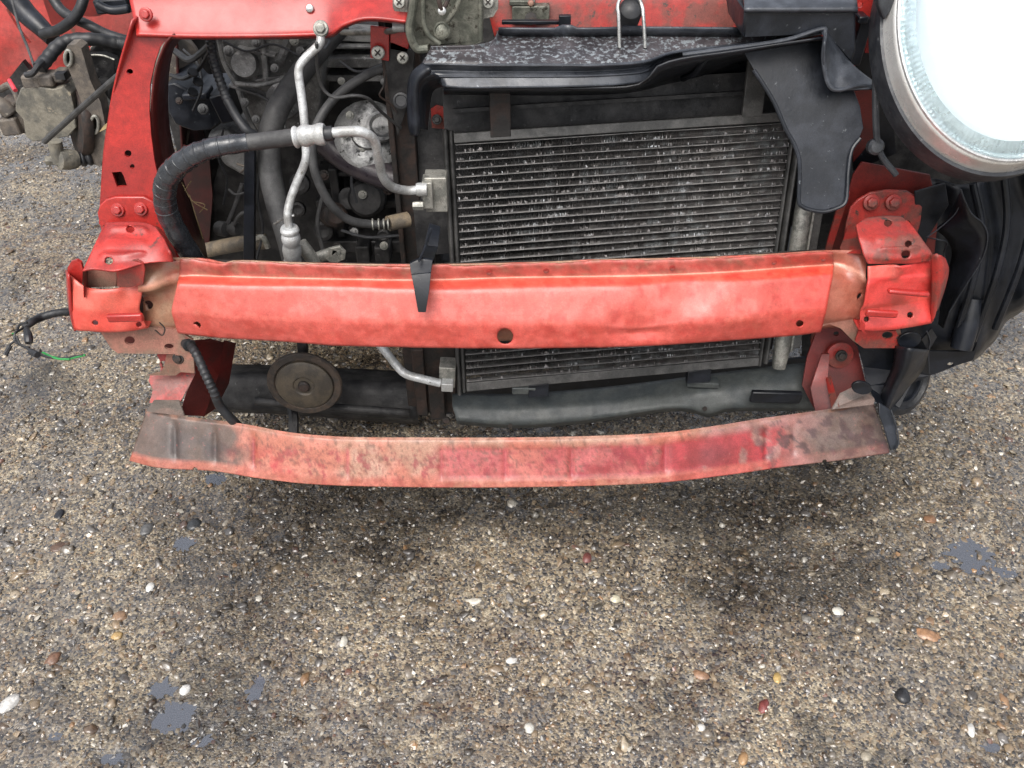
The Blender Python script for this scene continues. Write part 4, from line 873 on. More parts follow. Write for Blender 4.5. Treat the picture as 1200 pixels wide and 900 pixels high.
# strap
P('bay_strap', plate([(286, 170), (298, 170), (298, 312), (285, 312)], 1.24, .012), 'blk', bevel=.001, label='flat black upright bar behind the beam')
P('linkage_rod', tube([(284, 215, 1.33), (276, 240, 1.32), (267, 262, 1.31)], 2.6, 4, 8), 'rub_grey')
P('linkage_rod', tube([(292, 247, 1.3), (281, 252, 1.3), (274, 264, 1.3)], 2.2, 4, 8), 'rub_grey')
for x, y, rr in ((260, 268, 9), (275, 268, 8)):
    P('rod_bush', lathe(W(x, y, 1.31), (.85, -.4, .1), [(rr*.0013, -.009), (rr*.00145, -.006), (rr*.00145, .006), (rr*.0013, .009), (rr*.0005, .0095)], 20), 'rub_grey')
P('rod_clip', tube([(268, 222, 1.32), (276, 228, 1.31), (286, 226, 1.31)], 1.5, 4, 6), 'rub_grey')
P('drive_shaft', tube([(238, 294, 1.42), (262, 289, 1.4), (285, 285, 1.38), (312, 283, 1.38)], 9, 6, 16), 'tan_pipe', label='tan grey shaft behind the upright bar')
P('shaft_clamp', tube([(298, 282, 1.33), (308, 278, 1.32), (314, 290, 1.32)], 3.5, 5, 8), 'alu_old')
# gearbox, engine and mounts
def casting(name, out, Y0, depth, m, bev=.006, label=None, n=2, rough_=.004, seed=1):
    o = P(name, plate(out, Y0, depth), m, label=label)
    fixn(o)
    q = o.modifiers.new('bevel', 'BEVEL'); q.width = bev; q.segments = 3; q.limit_method = 'ANGLE'; q.angle_limit = .6
    return o
gb = casting('gearbox', [(250, -10), (256, 45), (262, 70), (278, 98), (290, 130), (300, 158), (345, 165), (372, 150), (380, 60), (384, -10)], lambda a, b: 1.38+(b-60)*.0003, .3, 'cast', label='grey aluminium gearbox casing')
P('casing_rib', [tube([(254, 30, 1.37), (262, 72, 1.37), (277, 100, 1.37), (290, 136, 1.37), (305, 162, 1.37)], 3, 6, 8), tube([(276, 98, 1.365), (310, 99, 1.365), (345, 88, 1.365), (372, 80, 1.365)], 3, 6, 8), tube([(306, 45, 1.37), (310, 70, 1.37), (312, 96, 1.37)], 4, 4, 8), tube([(340, 45, 1.37), (330, 70, 1.37)], 6, 4, 8)], 'cast', parent=gb)
for x, y in ((322, 80), (287, 120), (300, 50), (352, 60), (318, 120)): P('casing_bolt', boltg(x, y, 1.365, 5), 'cast', parent=gb)
P('casing_boss', [lathe(W(335, 118, 1.37), FWD, [(.03, 0), (.028, .02), (.018, .024)], 20), lathe(W(288, 75, 1.375), FWD, [(.022, 0), (.020, .012)], 18)], 'cast', parent=gb)
eb = casting('engine_block', [(372, 30), (480, 30), (500, 150), (520, 330), (240, 330), (245, 230), (262, 170), (330, 160), (378, 150)], lambda a, b: 1.50, .4, 'dark', bev=.012, label='dark grimy engine behind the hoses')
P('engine_rail', [block(425, 74, 1.44, 130, 12, .05), block(430, 45, 1.46, 110, 10, .05, rot=3), block(425, 92, 1.45, 120, 8, .05), block(420, 56, 1.45, 70, 4, .05)], 'cast', parent=eb, bevel=.002)
P('engine_rib', [block(425, 205, 1.44, 110, 6, .05), block(430, 240, 1.44, 120, 10, .05), block(432, 290, 1.42, 110, 16, .05), block(395, 240, 1.43, 10, 90, .05), block(440, 225, 1.43, 8, 60, .05), block(448, 300, 1.38, 18, 22, .05), block(425, 300, 1.39, 16, 24, .05)], 'dark', parent=eb, bevel=.003)
for x, y, rr in ((432, 178, 9), (410, 232, 13), (380, 270, 12), (450, 275, 8), (352, 215, 12), (350, 245, 9)): P('engine_boss', lathe(W(x, y, 1.42), FWD, [(rr*.0016, 0), (rr*.0015, .01), (rr*.001, .012), (rr*.0005, .010)], 18), 'dark', parent=eb)
th = P('thermostat_housing', [lathe(W(432, 158, 1.40), (.1, -.75, .65), [(.058, -.02), (.060, 0), (.052, .006), (.030, .010), (.028, .018), (.018, .020)], 30), ], 'cast_bright', label='bright stained aluminium housing')
P('housing_port', [lathe(W(447, 148, 1.365), (.1, -.75, .65), [(.024, -.01), (.025, .004), (.020, .006), (.015, .002)], 22)], 'cast_bright', parent=th)
for x, y in ((410, 135), (404, 158), (425, 175)): P('housing_bolt', boltg(x, y, 1.375, 5), 'alu_old', parent=th)
em = casting('engine_mount', [(193, 100), (205, 97), (218, 104), (226, 112), (248, 110), (262, 113), (266, 140), (250, 152), (225, 154), (205, 146), (196, 130)], lambda a, b: 1.40, .1, 'blk_dusty', bev=.008, label='black engine mount beside the red upright')
P('mount_arm', [block(262, 128, 1.38, 22, 34, .05, rot=-15)], 'blk', parent=em, bevel=.003)
P('mount_cap', [block(228, 114, 1.385, 30, 8, .04, rot=-3)], 'blk_dusty', parent=em, bevel=.003)
casting('bell_housing', [(240, 160), (262, 150), (290, 165), (300, 190), (290, 210), (262, 195)], lambda a, b: 1.45, .2, 'cast', bev=.01)
P('headlight_back_cover', lathe(W(206, 72, 1.5), (.7, -.6, .3), [(.05, -.03), (.05, 0), (.035, .02), (.01, .025)], 24), 'clay_dk')
P('bay_back', [block(410, 100, 2.2, 420, 420, .02), block(330, 150, 1.95, 260, 220, .02)], 'dark')
P('bay_side', sheet([([(205, 20), (210, 120), (216, 210), (225, 320)], dict(Y=1.45)), ([(205, 10), (230, 100), (250, 190), (262, 300)], dict(Y=2.1))], 10, 3), 'red_deep', solid=.004)
P('tie_bits', [tube(q, 1.6, 5, 6) for q in ([(278, 192, 1.3), (288, 196, 1.29), (282, 202, 1.3)], [(222, 150, 1.5), (218, 172, 1.5), (217, 190, 1.5)])], 'clay_dk')

rb = random.Random(3)
for q in ([(215, 58, 1.42), (232, 76, 1.4), (236, 104, 1.38), (226, 130, 1.38)], [(262, 48, 1.34), (290, 60, 1.33), (320, 52, 1.33), (352, 66, 1.32)], [(300, 110, 1.34), (318, 122, 1.33), (322, 150, 1.32)],
          [(262, 150, 1.35), (256, 185, 1.34), (266, 210, 1.34), (262, 240, 1.33)], [(378, 230, 1.36), (372, 262, 1.34), (380, 300, 1.32)], [(398, 72, 1.38), (420, 84, 1.37), (452, 74, 1.36)], [(305, 190, 1.36), (302, 230, 1.34), (308, 270, 1.33), (300, 305, 1.3)],
          [(415, 190, 1.38), (412, 215, 1.37), (418, 238, 1.36)], [(400, 270, 1.34), (430, 278, 1.33), (468, 276, 1.32)]):
    P('bay_wire', tube(q, rb.uniform(1.2, 2.6), 7, 8), rb.choice(['rub', 'rub_grey', 'rub']))
for x, y, Y_b in ((268, 60, 1.36), (345, 48, 1.36), (300, 140, 1.36), (330, 150, 1.36), (400, 95, 1.40), (450, 96, 1.40), (380, 205, 1.40), (425, 228, 1.40), (455, 222, 1.40), (395, 290, 1.36), (450, 288, 1.35), (415, 272, 1.37), (238, 128, 1.37), (210, 118, 1.38)):
    P('bay_bolt', boltg(x, y, Y_b, rb.uniform(4, 6.5)), rb.choice(['cast', 'rust', 'alu_old']))
for x, y, a_r in ((300, 62, 12), (320, 92, -8), (290, 108, 20)): P('casing_web', block(x, y, 1.365, 44, 3, .02, rot=a_r), 'cast', parent=gb, bevel=.001)
P('pump_body', [lathe(W(430, 232, 1.42), FWD, [(.034, -.02), (.034, .01), (.028, .018), (.012, .02)], 24)], 'dark', parent=eb)
P('pump_body', [lathe(W(392, 252, 1.40), (.4, -.8, .5), [(.022, -.03), (.022, .01), (.016, .016)], 18)], 'rust', parent=eb)
# ---- bonnet latch ----------------------------------------------------------------
la = P('bonnet_latch', [plate([(478, -40), (484, 10), (480, 30), (482, 55), (492, 61), (508, 58), (518, 52), (555, 52), (566, 48), (566, -40)], 1.22, .004),
                        sweep(catmull([W(486, -30, 1.20), W(484, 8, 1.2), (W(480, 35, 1.2)), W(488, 56, 1.2), W(502, 57, 1.2)], 6), .006, 10),
                        sweep(catmull([W(497, -20, 1.2), W(496, 20, 1.2), W(502, 40, 1.2), W(516, 52, 1.2)], 6), .004, 8),
                        sweep(catmull([W(545, -20, 1.2), W(535, 8, 1.2), W(524, 25, 1.2)], 6), .004, 8),
                        sweep(catmull([W(563, -30, 1.2), W(563, 20, 1.2), W(563, 48, 1.2)], 6), .004, 8)], 'latch', bevel=.001, label='grey green metal bonnet latch at the top of the photo')
P('latch_rivet', lathe(W(518, 36, 1.205), FWD, [(.011, 0), (.0115, .004), (.009, .006), (.0085, .004), (.004, .006)], 20), 'latch', parent=la)
P('latch_spring', tube([(510, -15, 1.2), (514, 0, 1.19), (518, 11, 1.19), (524, 2, 1.2), (530, -15, 1.2)], 2.6, 6, 8), 'rust', parent=la)
P('latch_ring', lathe(W(518, 13, 1.19), FWD, [(.005, 0), (.0055, .002), (.004, .003)], 14), 'steel', parent=la)
for e_ in ([(460, -20), (478, -20), (478, 20), (472, 22), (464, 18), (460, 8)], [(566, -20), (584, -20), (584, 10), (578, 20), (566, 23)]): P('latch_ear', plate(e_, 1.212, .003), 'alu_old', parent=la, bevel=.001)
screw('screw', 468, 3, 1.205, 7, la); screw('screw', 572, 3, 1.21, 7, la)

# ---- black air duct shelf ----------------------------------------------------------
A_ = [(505, 54), (560, 52), (580, 46), (584, 36), (620, 35), (700, 35), (800, 36), (870, 38), (962, 33)]
A2 = [(503, 60), (560, 58), (580, 54), (590, 44), (620, 42), (700, 42), (800, 43), (870, 42), (962, 34)]
Bq = [(495, 74), (560, 76), (640, 76), (700, 76), (755, 72), (790, 61), (860, 53), (920, 44), (963, 36)]
Cq = [(484, 84), (510, 82), (560, 83), (640, 83), (700, 82), (750, 78), (772, 70), (800, 62), (860, 55), (920, 46), (963, 38)]
Dq = [(487, 91), (510, 89), (560, 89), (640, 89), (700, 88), (752, 84), (770, 74), (800, 63), (860, 56), (920, 47), (963, 39)]
Eq = [(492, 96), (512, 94), (522, 102), (600, 103), (700, 101), (752, 96), (768, 86), (778, 71), (800, 64), (860, 57), (920, 48), (963, 40)]
sh = P('air_duct', sheet([(A_, dict(z=.772)), (A2, dict(z=.765)), (Bq, dict(z=.757)), (Cq, dict(z=.745)), (Dq, dict(z=.741)), (Eq, dict(z=.728))], 110, 6, .25,
                         fn=lambda p, px, py, u, v: p+Vector((0, 0, .0015*(float(fbm(px, py, .03, 2, 4))-.5)))), 'duct', solid=.003, sharp=0, label='black plastic air duct shelf flecked with pale marks')
P('duct_lip', sheet([(Bq, dict(z=.7585)), (Cq, dict(z=.7465)), (Dq, dict(z=.742, off=(0, .002, 0))), (Eq, dict(z=.7295))], 110, 4, .3, fn=lambda p, px, py, u, v: p+Vector((0, -.0022, .001))), 'duct_lip', parent=sh, solid=.002, sharp=0)
for Ls, zz_, rd_ in ((Bq[1:], .7585, .0022), (Dq[1:], .742, .0018)):
    P('duct_ridge', sweep(catmull([W(a, b, z=zz_)+Vector((0, -.003, .0008)) for a, b in Ls], 8), rd_, 8), 'duct_lip', parent=sh)
P('duct_back_strip', sheet([([(584, 33), (655, 33), (660, 29), (668, 29), (672, 33), (740, 32), (868, 33)], dict(z=.782)), ([(584, 42), (660, 42), (740, 42), (868, 42)], dict(z=.767))], 30, 2), 'duct_lip', parent=sh, solid=.003)
P('duct_tab', [block(625, 27, 1.30, 74, 4, .01), block(662, 25, 1.295, 14, 12, .01)], 'blk', parent=sh, bevel=.001)
P('duct_end', [sheet([([(496, 74), (484, 84), (479, 97), (478, 120), (479, 146), (482, 158)], dict(Y=1.14)), ([(505, 80), (492, 89), (487, 100), (486, 120), (487, 146), (487, 160)], dict(Y=1.125)), ([(505, 84), (494, 93), (490, 102), (490, 120), (492, 145), (490, 158)], dict(Y=1.13))], 24, 3, .3),
               sheet([([(508, 86), (494, 93), (489, 103), (488, 120), (489, 150)], dict(Y=1.135)), ([(530, 100), (512, 102), (506, 108), (503, 122), (500, 152)], dict(Y=1.22))], 20, 3)], 'blk_dusty', parent=sh, solid=.003, sharp=0)
P('duct_inner', sheet([([(520, 104), (700, 103), (752, 98), (775, 75), (860, 60), (965, 44)], dict(Y=1.16)), ([(520, 112), (700, 112), (790, 100), (860, 78), (965, 52)], dict(Y=1.35)), ([(520, 140), (700, 138), (790, 125), (870, 120), (965, 100)], dict(Y=1.36))], 30, 3), 'blk', parent=sh, solid=.003)
P('duct_slot', plate([(786, 80), (792, 76), (806, 76), (808, 80), (804, 84), (788, 84)], 1.30, .004, holes=[(797, 80, 7, 2)]), 'blk_dusty', parent=sh)
P('duct_rib', tube([(830, 66, 1.2), (822, 75, 1.22), (815, 85, 1.25), (800, 92, 1.28)], 4, 6, 8), 'blk', parent=sh)
# blade
bl = P('duct_blade', plate([(872, 62), (900, 56), (940, 50), (963, 42), (968, 80), (972, 102), (985, 108), (1000, 104), (1008, 125), (1012, 150), (1006, 165), (998, 176), (994, 200), (993, 225), (990, 238), (983, 243),
                      (974, 244), (966, 247), (950, 246), (940, 242), (936, 235), (937, 205), (936, 185), (930, 168), (920, 150), (908, 122), (895, 100), (883, 82)], lambda a, b: 1.195-(b-55)*.00057, .004), 'blk_dusty', bevel=.0015, label='hanging black plastic side blade of the air duct')
P('blade_rim', sweep(catmull([W(*q) for q in ((883, 82, 1.1776), (895, 100, 1.1674), (908, 122, 1.1548), (920, 150, 1.1389), (930, 168, 1.1286), (936, 185, 1.1189), (937, 205, 1.1075), (936, 235, 1.0904), (940, 242, 1.0864), (950, 246, 1.0841), (966, 248, 1.0830), (983, 243, 1.0858), (991, 236, 1.0898), (993, 220, 1.0990), (994, 200, 1.1104), (998, 176, 1.1240), (1008, 162, 1.1320))], 5), .0028, 8), 'blk_dusty', parent=bl)
P('duct_corner', [sheet([([(960, 33), (967, 36), (985, 60), (1003, 80), (1023, 96)], dict(Y=lambda x: 1.17)), ([(967, 42), (969, 60), (975, 88), (990, 92), (1022, 100)], dict(Y=1.155)), ([(966, 50), (966, 80), (974, 102), (985, 106), (1022, 104)], dict(Y=1.145))], 24, 4, .2)], 'duct_lip', parent=bl, solid=.003)
P('corner_rim', sweep(catmull([W(*q) for q in ((800, 64, 1.17), (860, 56, 1.165), (920, 47, 1.165), (962, 34, 1.165), (967, 40, 1.16), (965, 66, 1.15), (968, 90, 1.145), (974, 103, 1.14), (985, 105, 1.14), (1005, 100, 1.145), (1023, 101, 1.15))], 6), .003, 8), 'duct_lip', parent=bl)

# ---- slam panel, loop, box, right strip -----------------------------------------------
sp = P('slam_panel', sheet([([(566, -60), (700, -60), (900, -60), (1040, -60)], dict(Y=1.42)), ([(566, -10), (700, -10), (900, -10), (1030, -10)], dict(Y=1.36)), ([(580, 45), (700, 45), (868, 45), (1020, 100)], dict(Y=1.34))], 40, 6, .2), 'red_dirty', solid=.004, sharp=0, label='scuffed red slam panel along the top')
P('panel_bracket', [block(622, 17, 1.335, 44, 18, .02), block(612, 4, 1.335, 30, 6, .02)], 'latch', parent=sp, bevel=.0015)
P('panel_stud', lathe(W(622, 22, 1.325), FWD, [(.009, 0), (.009, .003), (.004, .004)], 14), 'rust', parent=sp)
P('panel_stud', lathe(W(622, 4, 1.325), FWD, [(.005, 0), (.004, .004), (.002, .005)], 10), 'tan', parent=sp)
P('rubber_stop', lathe(W(739, 12, 1.24), (0, -.75, .66), [(.016, -.03), (.017, 0), (.015, .006), (.008, .011), (.002, .012)], 24), 'rub', label='round black rubber buffer inside a steel loop')
P('steel_loop', sweep(catmull([W(*q) for q in ((726, 56, 1.215), (725, 20, 1.225), (724, 6, 1.235), (731, -6, 1.24), (745, -6, 1.24), (752, 6, 1.235), (754, 20, 1.225), (756, 56, 1.215))], 6), .0026, 10), 'steel', label='bent steel wire loop standing on the air duct')
P('loop_cross_bar', block(740, 33, 1.22, 24, 4, .004), 'blk_dusty')
bx_ = P('battery_box', [plate([(866, 14, 1.19), (873, 12, 1.17), (1003, 12, 1.17), (1003, 60, 1.17), (998, 75, 1.17), (966, 40, 1.17), (870, 44, 1.17)], 1.17, .1)], 'blk_dusty', bevel=.003, label='black plastic box at the top right')
P('box_lid', sheet([([(866, -40), (1003, -40)], dict(Y=1.30)), ([(872, 4), (1004, 3)], dict(Y=1.175)), ([(872, 11), (1005, 11)], dict(Y=1.160)), ([(872, 14), (1005, 14)], dict(Y=1.165))], 20, 3, .25), 'duct_lip', parent=bx_, solid=.003, sharp=0)
P('box_post', [block(1009, 50, 1.22, 14, 54, .05, rot=2), block(1012, 24, 1.205, 12, 8, .05)], 'blk_dusty', parent=bx_, bevel=.002)
P('wing_strip', plate([(1003, -30), (1024, -30), (1025, 20), (1024, 62), (1014, 62), (1012, 30), (1004, 18)], 1.23, .004, holes=[(1008, 6, 3.5)]), 'red', bevel=.001, label='narrow bright red strip left of the headlight')
P('wing_dark', plate([(1006, 60), (1040, 55), (1050, 180), (1000, 200), (995, 120)], 1.27, .004), 'blk')
P('wing_inner', plate([(1000, 108), (1024, 100), (1026, 160), (1000, 190)], 1.24, .004), 'red_in')
P('bay_right', plate([(940, 60), (1300, 60), (1300, 330), (985, 420), (940, 500)], 1.45, .004), 'dark')

# ---- black clip over the beam ------------------------------------------------------------
st = P('plastic_clip', [plate([(503, 263, 1.12), (516, 267, 1.12), (513, 290, 1.09), (507, 306, 1.03), (492, 306, 1.03), (497, 288, 1.09)], 1.06, .005),
                        plate([(480, 309, 1.015), (492, 303, 1.02), (507, 305, 1.02), (505, 321, 1.0), (482, 323, 1.0)], 1.01, .005),
                        plate([(482, 322, 1.0), (505, 320, 1.0), (503, 341, .985), (499, 366, .975), (490, 366, .975), (486, 343, .985)], .98, .006)], 'blk', bevel=.0012, label='bent black plastic clip hooked over the beam')
P('clip_fold', tube([(491, 306, 1.005), (500, 285, 1.06), (505, 268, 1.10)], 1.5, 5, 6), 'blk_dusty', parent=st)

# ---- headlight -----------------------------------------------------------------------------
C0 = W(1168, 36, 1.12); LX = (W(1036, 60, 1.12)-C0); LY = (W(1150, 203, 1.02)-C0)
a_ = LX.length; b_ = LY.length; HNn = LX.cross(LY).normalized()
if HNn.y > 0: HNn = -HNn
Ax = LX.normalized(); By = HNn.cross(Ax).normalized()
if By.dot(LY) < 0: By = -By
rr = (a_+b_)/2
def hl(prof, seg=72, c=C0, sx=a_/rr, sy=b_/rr, shift=(0, 0)):
    V = []; F = []
    for q in prof:
        r, h = q[0], q[1]; ox, oy = (q[2], q[3]) if len(q) > 2 else (0, 0)
        for k in range(seg):
            t = 2*math.pi*k/seg
            V.append(c + Ax*(math.cos(t)*r*sx*rr+ox*rr) + By*(math.sin(t)*r*sy*rr+oy*rr) + HNn*h*rr)
    for i in range(len(prof)-1):
        for k in range(seg): q = i*seg+k; s = i*seg+(k+1) % seg; F.append((q, s, s+seg, q+seg))
    return V, F
hd = P('headlight', hl([(1.02, -.30), (1.02, -.05), (1.0, -.0), (.99, .03), (.98, .08), (.97, .15, -.005, -.005), (.965, .20, -.01, -.01)]), 'house', solid=.002, label='large round wet glass headlight reflecting the white sky')
P('headlight_seal', hl([(1.0, -.3), (1.035, -.28), (1.04, -.05), (1.03, .01), (1.005, .015), (1.0, .0)]), 'gasket', parent=hd)
P('lens_rim', hl([(.965, .19, -.01, -.01), (.97, .205, -.01, -.01), (.962, .225, -.01, -.01), (.948, .23, -.01, -.01), (.94, .22, -.01, -.01)]), 'rim', parent=hd)
dome = [(.942*math.cos(q), .222+.26*math.sin(q), -.01, -.01) for q in np.linspace(0, math.pi/2*.985, 14)]
V, F = hl(dome); F.append(tuple((13)*72+k for k in range(72))); P('lens', (V, F), 'glass', parent=hd, solid=.0025)
refl = [(.93, .215, -.01, -.01), (.87, .14, -.01, -.01), (.70, .04, -.02, -.01), (.40, -.02, -.02, 0), (.20, -.06, 0, 0), (.08, -.07, 0, 0)]
V, F = hl(refl); F.append(tuple(5*72+k for k in range(71, -1, -1))); P('reflector', (V, F), 'chrome', parent=hd)
V, F = [], []
NFL = 300
for k in range(NFL+1):   # fluting moulded round the lower edge of the lens
    t0 = math.radians(360*k/NFL); ih = .003*(k % 2)
    for r, h in ((.83, .29), (.875, .26), (.92, .22)): V.append(C0+Ax*((math.cos(t0)*r*a_/rr-.02)*rr)+By*((math.sin(t0)*r*b_/rr-.01)*rr)+HNn*(h+ih-.03)*rr)
for k in range(NFL):
    for m_ in range(2): q = k*3+m_; F.append((q, q+1, q+4, q+3))
P('lens_fluting', (V, F), M['glass_inner'], parent=hd, smooth=False)
P('headlight_lug', lathe(W(1027, 172, 1.13), FWD, [(.011, -.01), (.0115, .0), (.008, .004), (.003, .005)], 18), 'gasket', parent=hd)
P('headlight_bracket', sweep(catmull([W(1034, -20, 1.16), W(1028, 60, 1.15), W(1026, 120, 1.14), (W(1030, 175, 1.13)), W(1050, 205, 1.12)], 8), .0045, 10), 'gasket', parent=hd)
P('housing_top', plate([(1024, -30), (1060, -30), (1052, 0), (1042, 16), (1036, 24), (1030, 8)], 1.13, .02), 'gasket', parent=hd, bevel=.002)

# ---- wheel arch liner, right -----------------------------------------------------------------
def arch_fn(p, px, py, u, v):
    p.y += .010*math.sin(u*15)+.003*math.sin(u*43+v); return p
ar = P('wheel_arch_liner', sheet([([(1060, 215), (1100, 212), (1140, 212), (1200, 190), (1260, 150)], dict(Y=1.24)), ([(1075, 280), (1110, 280), (1150, 280), (1210, 265), (1290, 230)], dict(Y=1.22)), ([(1068, 345), (1100, 350), (1140, 352), (1185, 330), (1280, 270)], dict(Y=1.20)),
                                ([(1050, 405), (1095, 410), (1120, 413), (1150, 405), (1176, 380), (1200, 352), (1260, 280)], dict(Y=1.20)), ([(1052, 412), (1095, 417), (1122, 420), (1152, 410), (1180, 384), (1203, 356), (1264, 284)], dict(Y=1.26))], 70, 8, .25, fn=arch_fn), 'blk', solid=.003, sharp=0, label='ribbed black plastic wheel arch liner')
P('liner_rib', [tube(q, 4, 8, 10) for q in ([(1140, 215, 1.22), (1150, 270, 1.2), (1140, 330, 1.18), (1118, 400, 1.18)], [(1176, 200, 1.22), (1180, 260, 1.2), (1168, 320, 1.18), (1140, 400, 1.18)], [(1212, 190, 1.22), (1212, 240, 1.2), (1196, 310, 1.18), (1166, 385, 1.18)])], 'blk', parent=ar)
P('liner_base', plate([(1083, 412), (1100, 412), (1141, 412), (1145, 402), (1144, 412), (1140, 422), (1122, 428), (1100, 437), (1090, 440), (1080, 430)], 1.17, .004, holes=[(1114, 427, 4, 2.5)]), 'blk', parent=ar, bevel=.001)
P('liner_boss', tube([(1140, 350, 1.2), (1134, 380, 1.18), (1126, 408, 1.165)], 12, 8, 14), 'blk', parent=ar)
fp2 = P('liner_flap', sheet([([(1126, 224), (1131, 236), (1138, 250), (1150, 260), (1157, 274), (1155, 292), (1146, 312), (1128, 340), (1112, 368), (1106, 385)], dict(Y=1.10)),
                            ([(1118, 240), (1115, 248), (1110, 258), (1098, 268), (1110, 280), (1116, 296), (1112, 315), (1108, 335), (1104, 350), (1100, 380)], dict(Y=1.15))], 36, 4), 'blk', solid=.002, label='loose black flap with a pale edge below the headlight')
P('flap_edge', sweep(catmull([W(*q) for q in ((1126, 222, 1.10), (1131, 236, 1.098), (1139, 251, 1.098), (1151, 261, 1.098), (1157, 274, 1.098), (1155, 292, 1.098), (1146, 312, 1.098), (1128, 340, 1.098), (1112, 366, 1.098))], 5), .0011, 6), 'blk_dusty', parent=fp2)
P('flap_edge', sweep(catmull([W(*q) for q in ((1086, 278, 1.12), (1100, 268, 1.12), (1118, 252, 1.12), (1124, 242, 1.12))], 5), .001, 6), 'blk_dusty', parent=fp2)
P('flap_edge', sweep(catmull([W(*q) for q in ((1086, 278, 1.12), (1100, 281, 1.11), (1110, 284, 1.11), (1106, 296, 1.12), (1110, 308, 1.12))], 5), .001, 6), 'blk_dusty', parent=fp2)
P('liner_front', plate([(1072, 225), (1108, 215), (1112, 240), (1098, 262), (1088, 278), (1080, 300), (1072, 270)], 1.17, .004), 'blk', parent=ar, bevel=.001)
# splash guard below
sg = P('splash_guard', [plate([(1005, 405, 1.10), (1058, 404, 1.06), (1080, 398, 1.04), (1092, 385, 1.04), (1098, 395, 1.05), (1088, 412, 1.05), (1090, 440, 1.06), (1068, 450, 1.06), (1054, 478, 1.03), (1046, 485, 1.02), (1036, 484, 1.01), (1026, 470, 1.02), (1016, 452, 1.06), (1012, 430, 1.09)], 1.05, .004)], 'blk', bevel=.0015, label='torn black splash guard hanging at the right end')
P('guard_tongue', [plate([(1030, 472, 1.0), (1044, 482, .995), (1050, 500, .98), (1053, 520, .965), (1049, 527, .96), (1043, 528, .96), (1037, 505, .975), (1030, 486, .99)], .98, .006)], 'blk_dusty', parent=sg, bevel=.0015)
def oval(cx, cy, rx, ry, rot=0, n=20): return [(cx+rx*math.cos(t)*math.cos(rot)-ry*math.sin(t)*math.sin(rot), cy+rx*math.cos(t)*math.sin(rot)+ry*math.sin(t)*math.cos(rot)) for t in [2*math.pi*k/n for k in range(n)]]
P('guard_ear', plate(oval(1010, 455, 12, 7.5, .15), 1.0, .004), 'blk', parent=sg, bevel=.0012)
P('guard_disc', plate(oval(1066, 399, 14, 9, -.2), 1.035, .004), 'blk', parent=sg, bevel=.0012)
P('guard_wedge', sheet([([(1050, 405), (1046, 430), (1036, 455), (1030, 478)], dict(Y=lambda x: 1.04)), ([(1066, 408), (1060, 432), (1048, 456), (1038, 482)], dict(Y=lambda x: 1.005)), ([(1088, 410), (1080, 434), (1060, 458), (1045, 484)], dict(Y=lambda x: 1.045))], 20, 3, .2), 'blk', parent=sg, solid=.003, sharp=0)
P('guard_edge', sweep(catmull([W(*q) for q in ((1086, 388, 1.036), (1090, 400, 1.045), (1088, 412, 1.046), (1089, 438, 1.056))], 5), .001, 6), 'blk_dusty', parent=sg)
P('guard_edge', sweep(catmull([W(*q) for q in ((1044, 480, .993), (1050, 498, .978), (1053, 518, .963), (1049, 527, .958))], 5), .001, 6), 'blk_dusty', parent=sg)
tyre = P('front_wheel', [lathe(W(1062, 448, 1.20), (.45, -.75, .3), [(.03, -.03), (.055, -.025), (.064, -.008), (.062, .004), (.050, .008), (.046, .002)], 40)], 'rub', label='dark rim peeping out under the splash guard')
P('wheel_ring', lathe(W(1062, 448, 1.19), (.45, -.75, .3), [(.040, 0), (.040, .004), (.036, .004), (.036, 0)], 36), 'blk_dusty', parent=tyre)

# ---- hub and brake at the upper left ---------------------------------------------------------
KY = 2.08
kn = empty('front_hub_assembly', W(70, 150, KY), car)
def K(name, g_, m, **k): return P(name, g_, m, parent=kn, **k)
cal = casting('brake_caliper', [(24, 104), (46, 102), (62, 105), (74, 102), (83, 110), (87, 128), (89, 150), (80, 160), (60, 164), (38, 166), (30, 160), (27, 140), (18, 130), (18, 120)], KY-.05, .11, 'clay', bev=.016, label='dusty grey brown brake caliper')
cal.parent = kn; cal.matrix_parent_inverse = Matrix.Translation(LOC[kn.name]).inverted()
K('caliper_lug', [block(36, 98, KY-.05, 22, 16, .05, rot=3), block(52, 96, KY-.05, 18, 14, .05), block(67, 92, KY-.04, 14, 12, .05)], 'clay_dk', bevel=.006)
K('hub_carrier', plate([(76, 60), (79, 53), (88, 52), (95, 57), (99, 70), (106, 95), (118, 120), (124, 150), (126, 172), (118, 195), (106, 192), (101, 160), (99, 130), (90, 105), (82, 85), (77, 74)], KY-.06, .04, holes=[(80, 68, 2.4, 6), (111, 145, 3, 7)]), 'clay_dk', bevel=.006)
for x_, y_, rx_, ry_ in ((80, 68, 4, 9), (111, 146, 4.5, 10)): K('hole_lip', sweep(catmull([W(x_+rx_*math.cos(t), y_+ry_*math.sin(t), KY-.065) for t in np.linspace(0, 6.28, 14)], 3), .004, 8), 'alu_old')
K('brake_disc', lathe(W(94, 142, KY-.01), (-.8, -.55, .25), [(.03, -.012), (.085, -.012), (.088, -.006), (.088, .006), (.085, .012), (.03, .012)], 44), 'rust')
K('dust_shield', lathe(W(100, 140, KY+.02), (-.85, -.45, .2), [(.02, 0), (.095, 0), (.10, .006), (.10, .01)], 44), 'dark')
K('rubber_boot', tube([(72, 186, KY-.08), (84, 186, KY-.07), (96, 186, KY-.06), (108, 184, KY-.05)], 9, 18, 18, lambda u: .8+.25*abs(math.sin(u*5*math.pi))), 'rub')
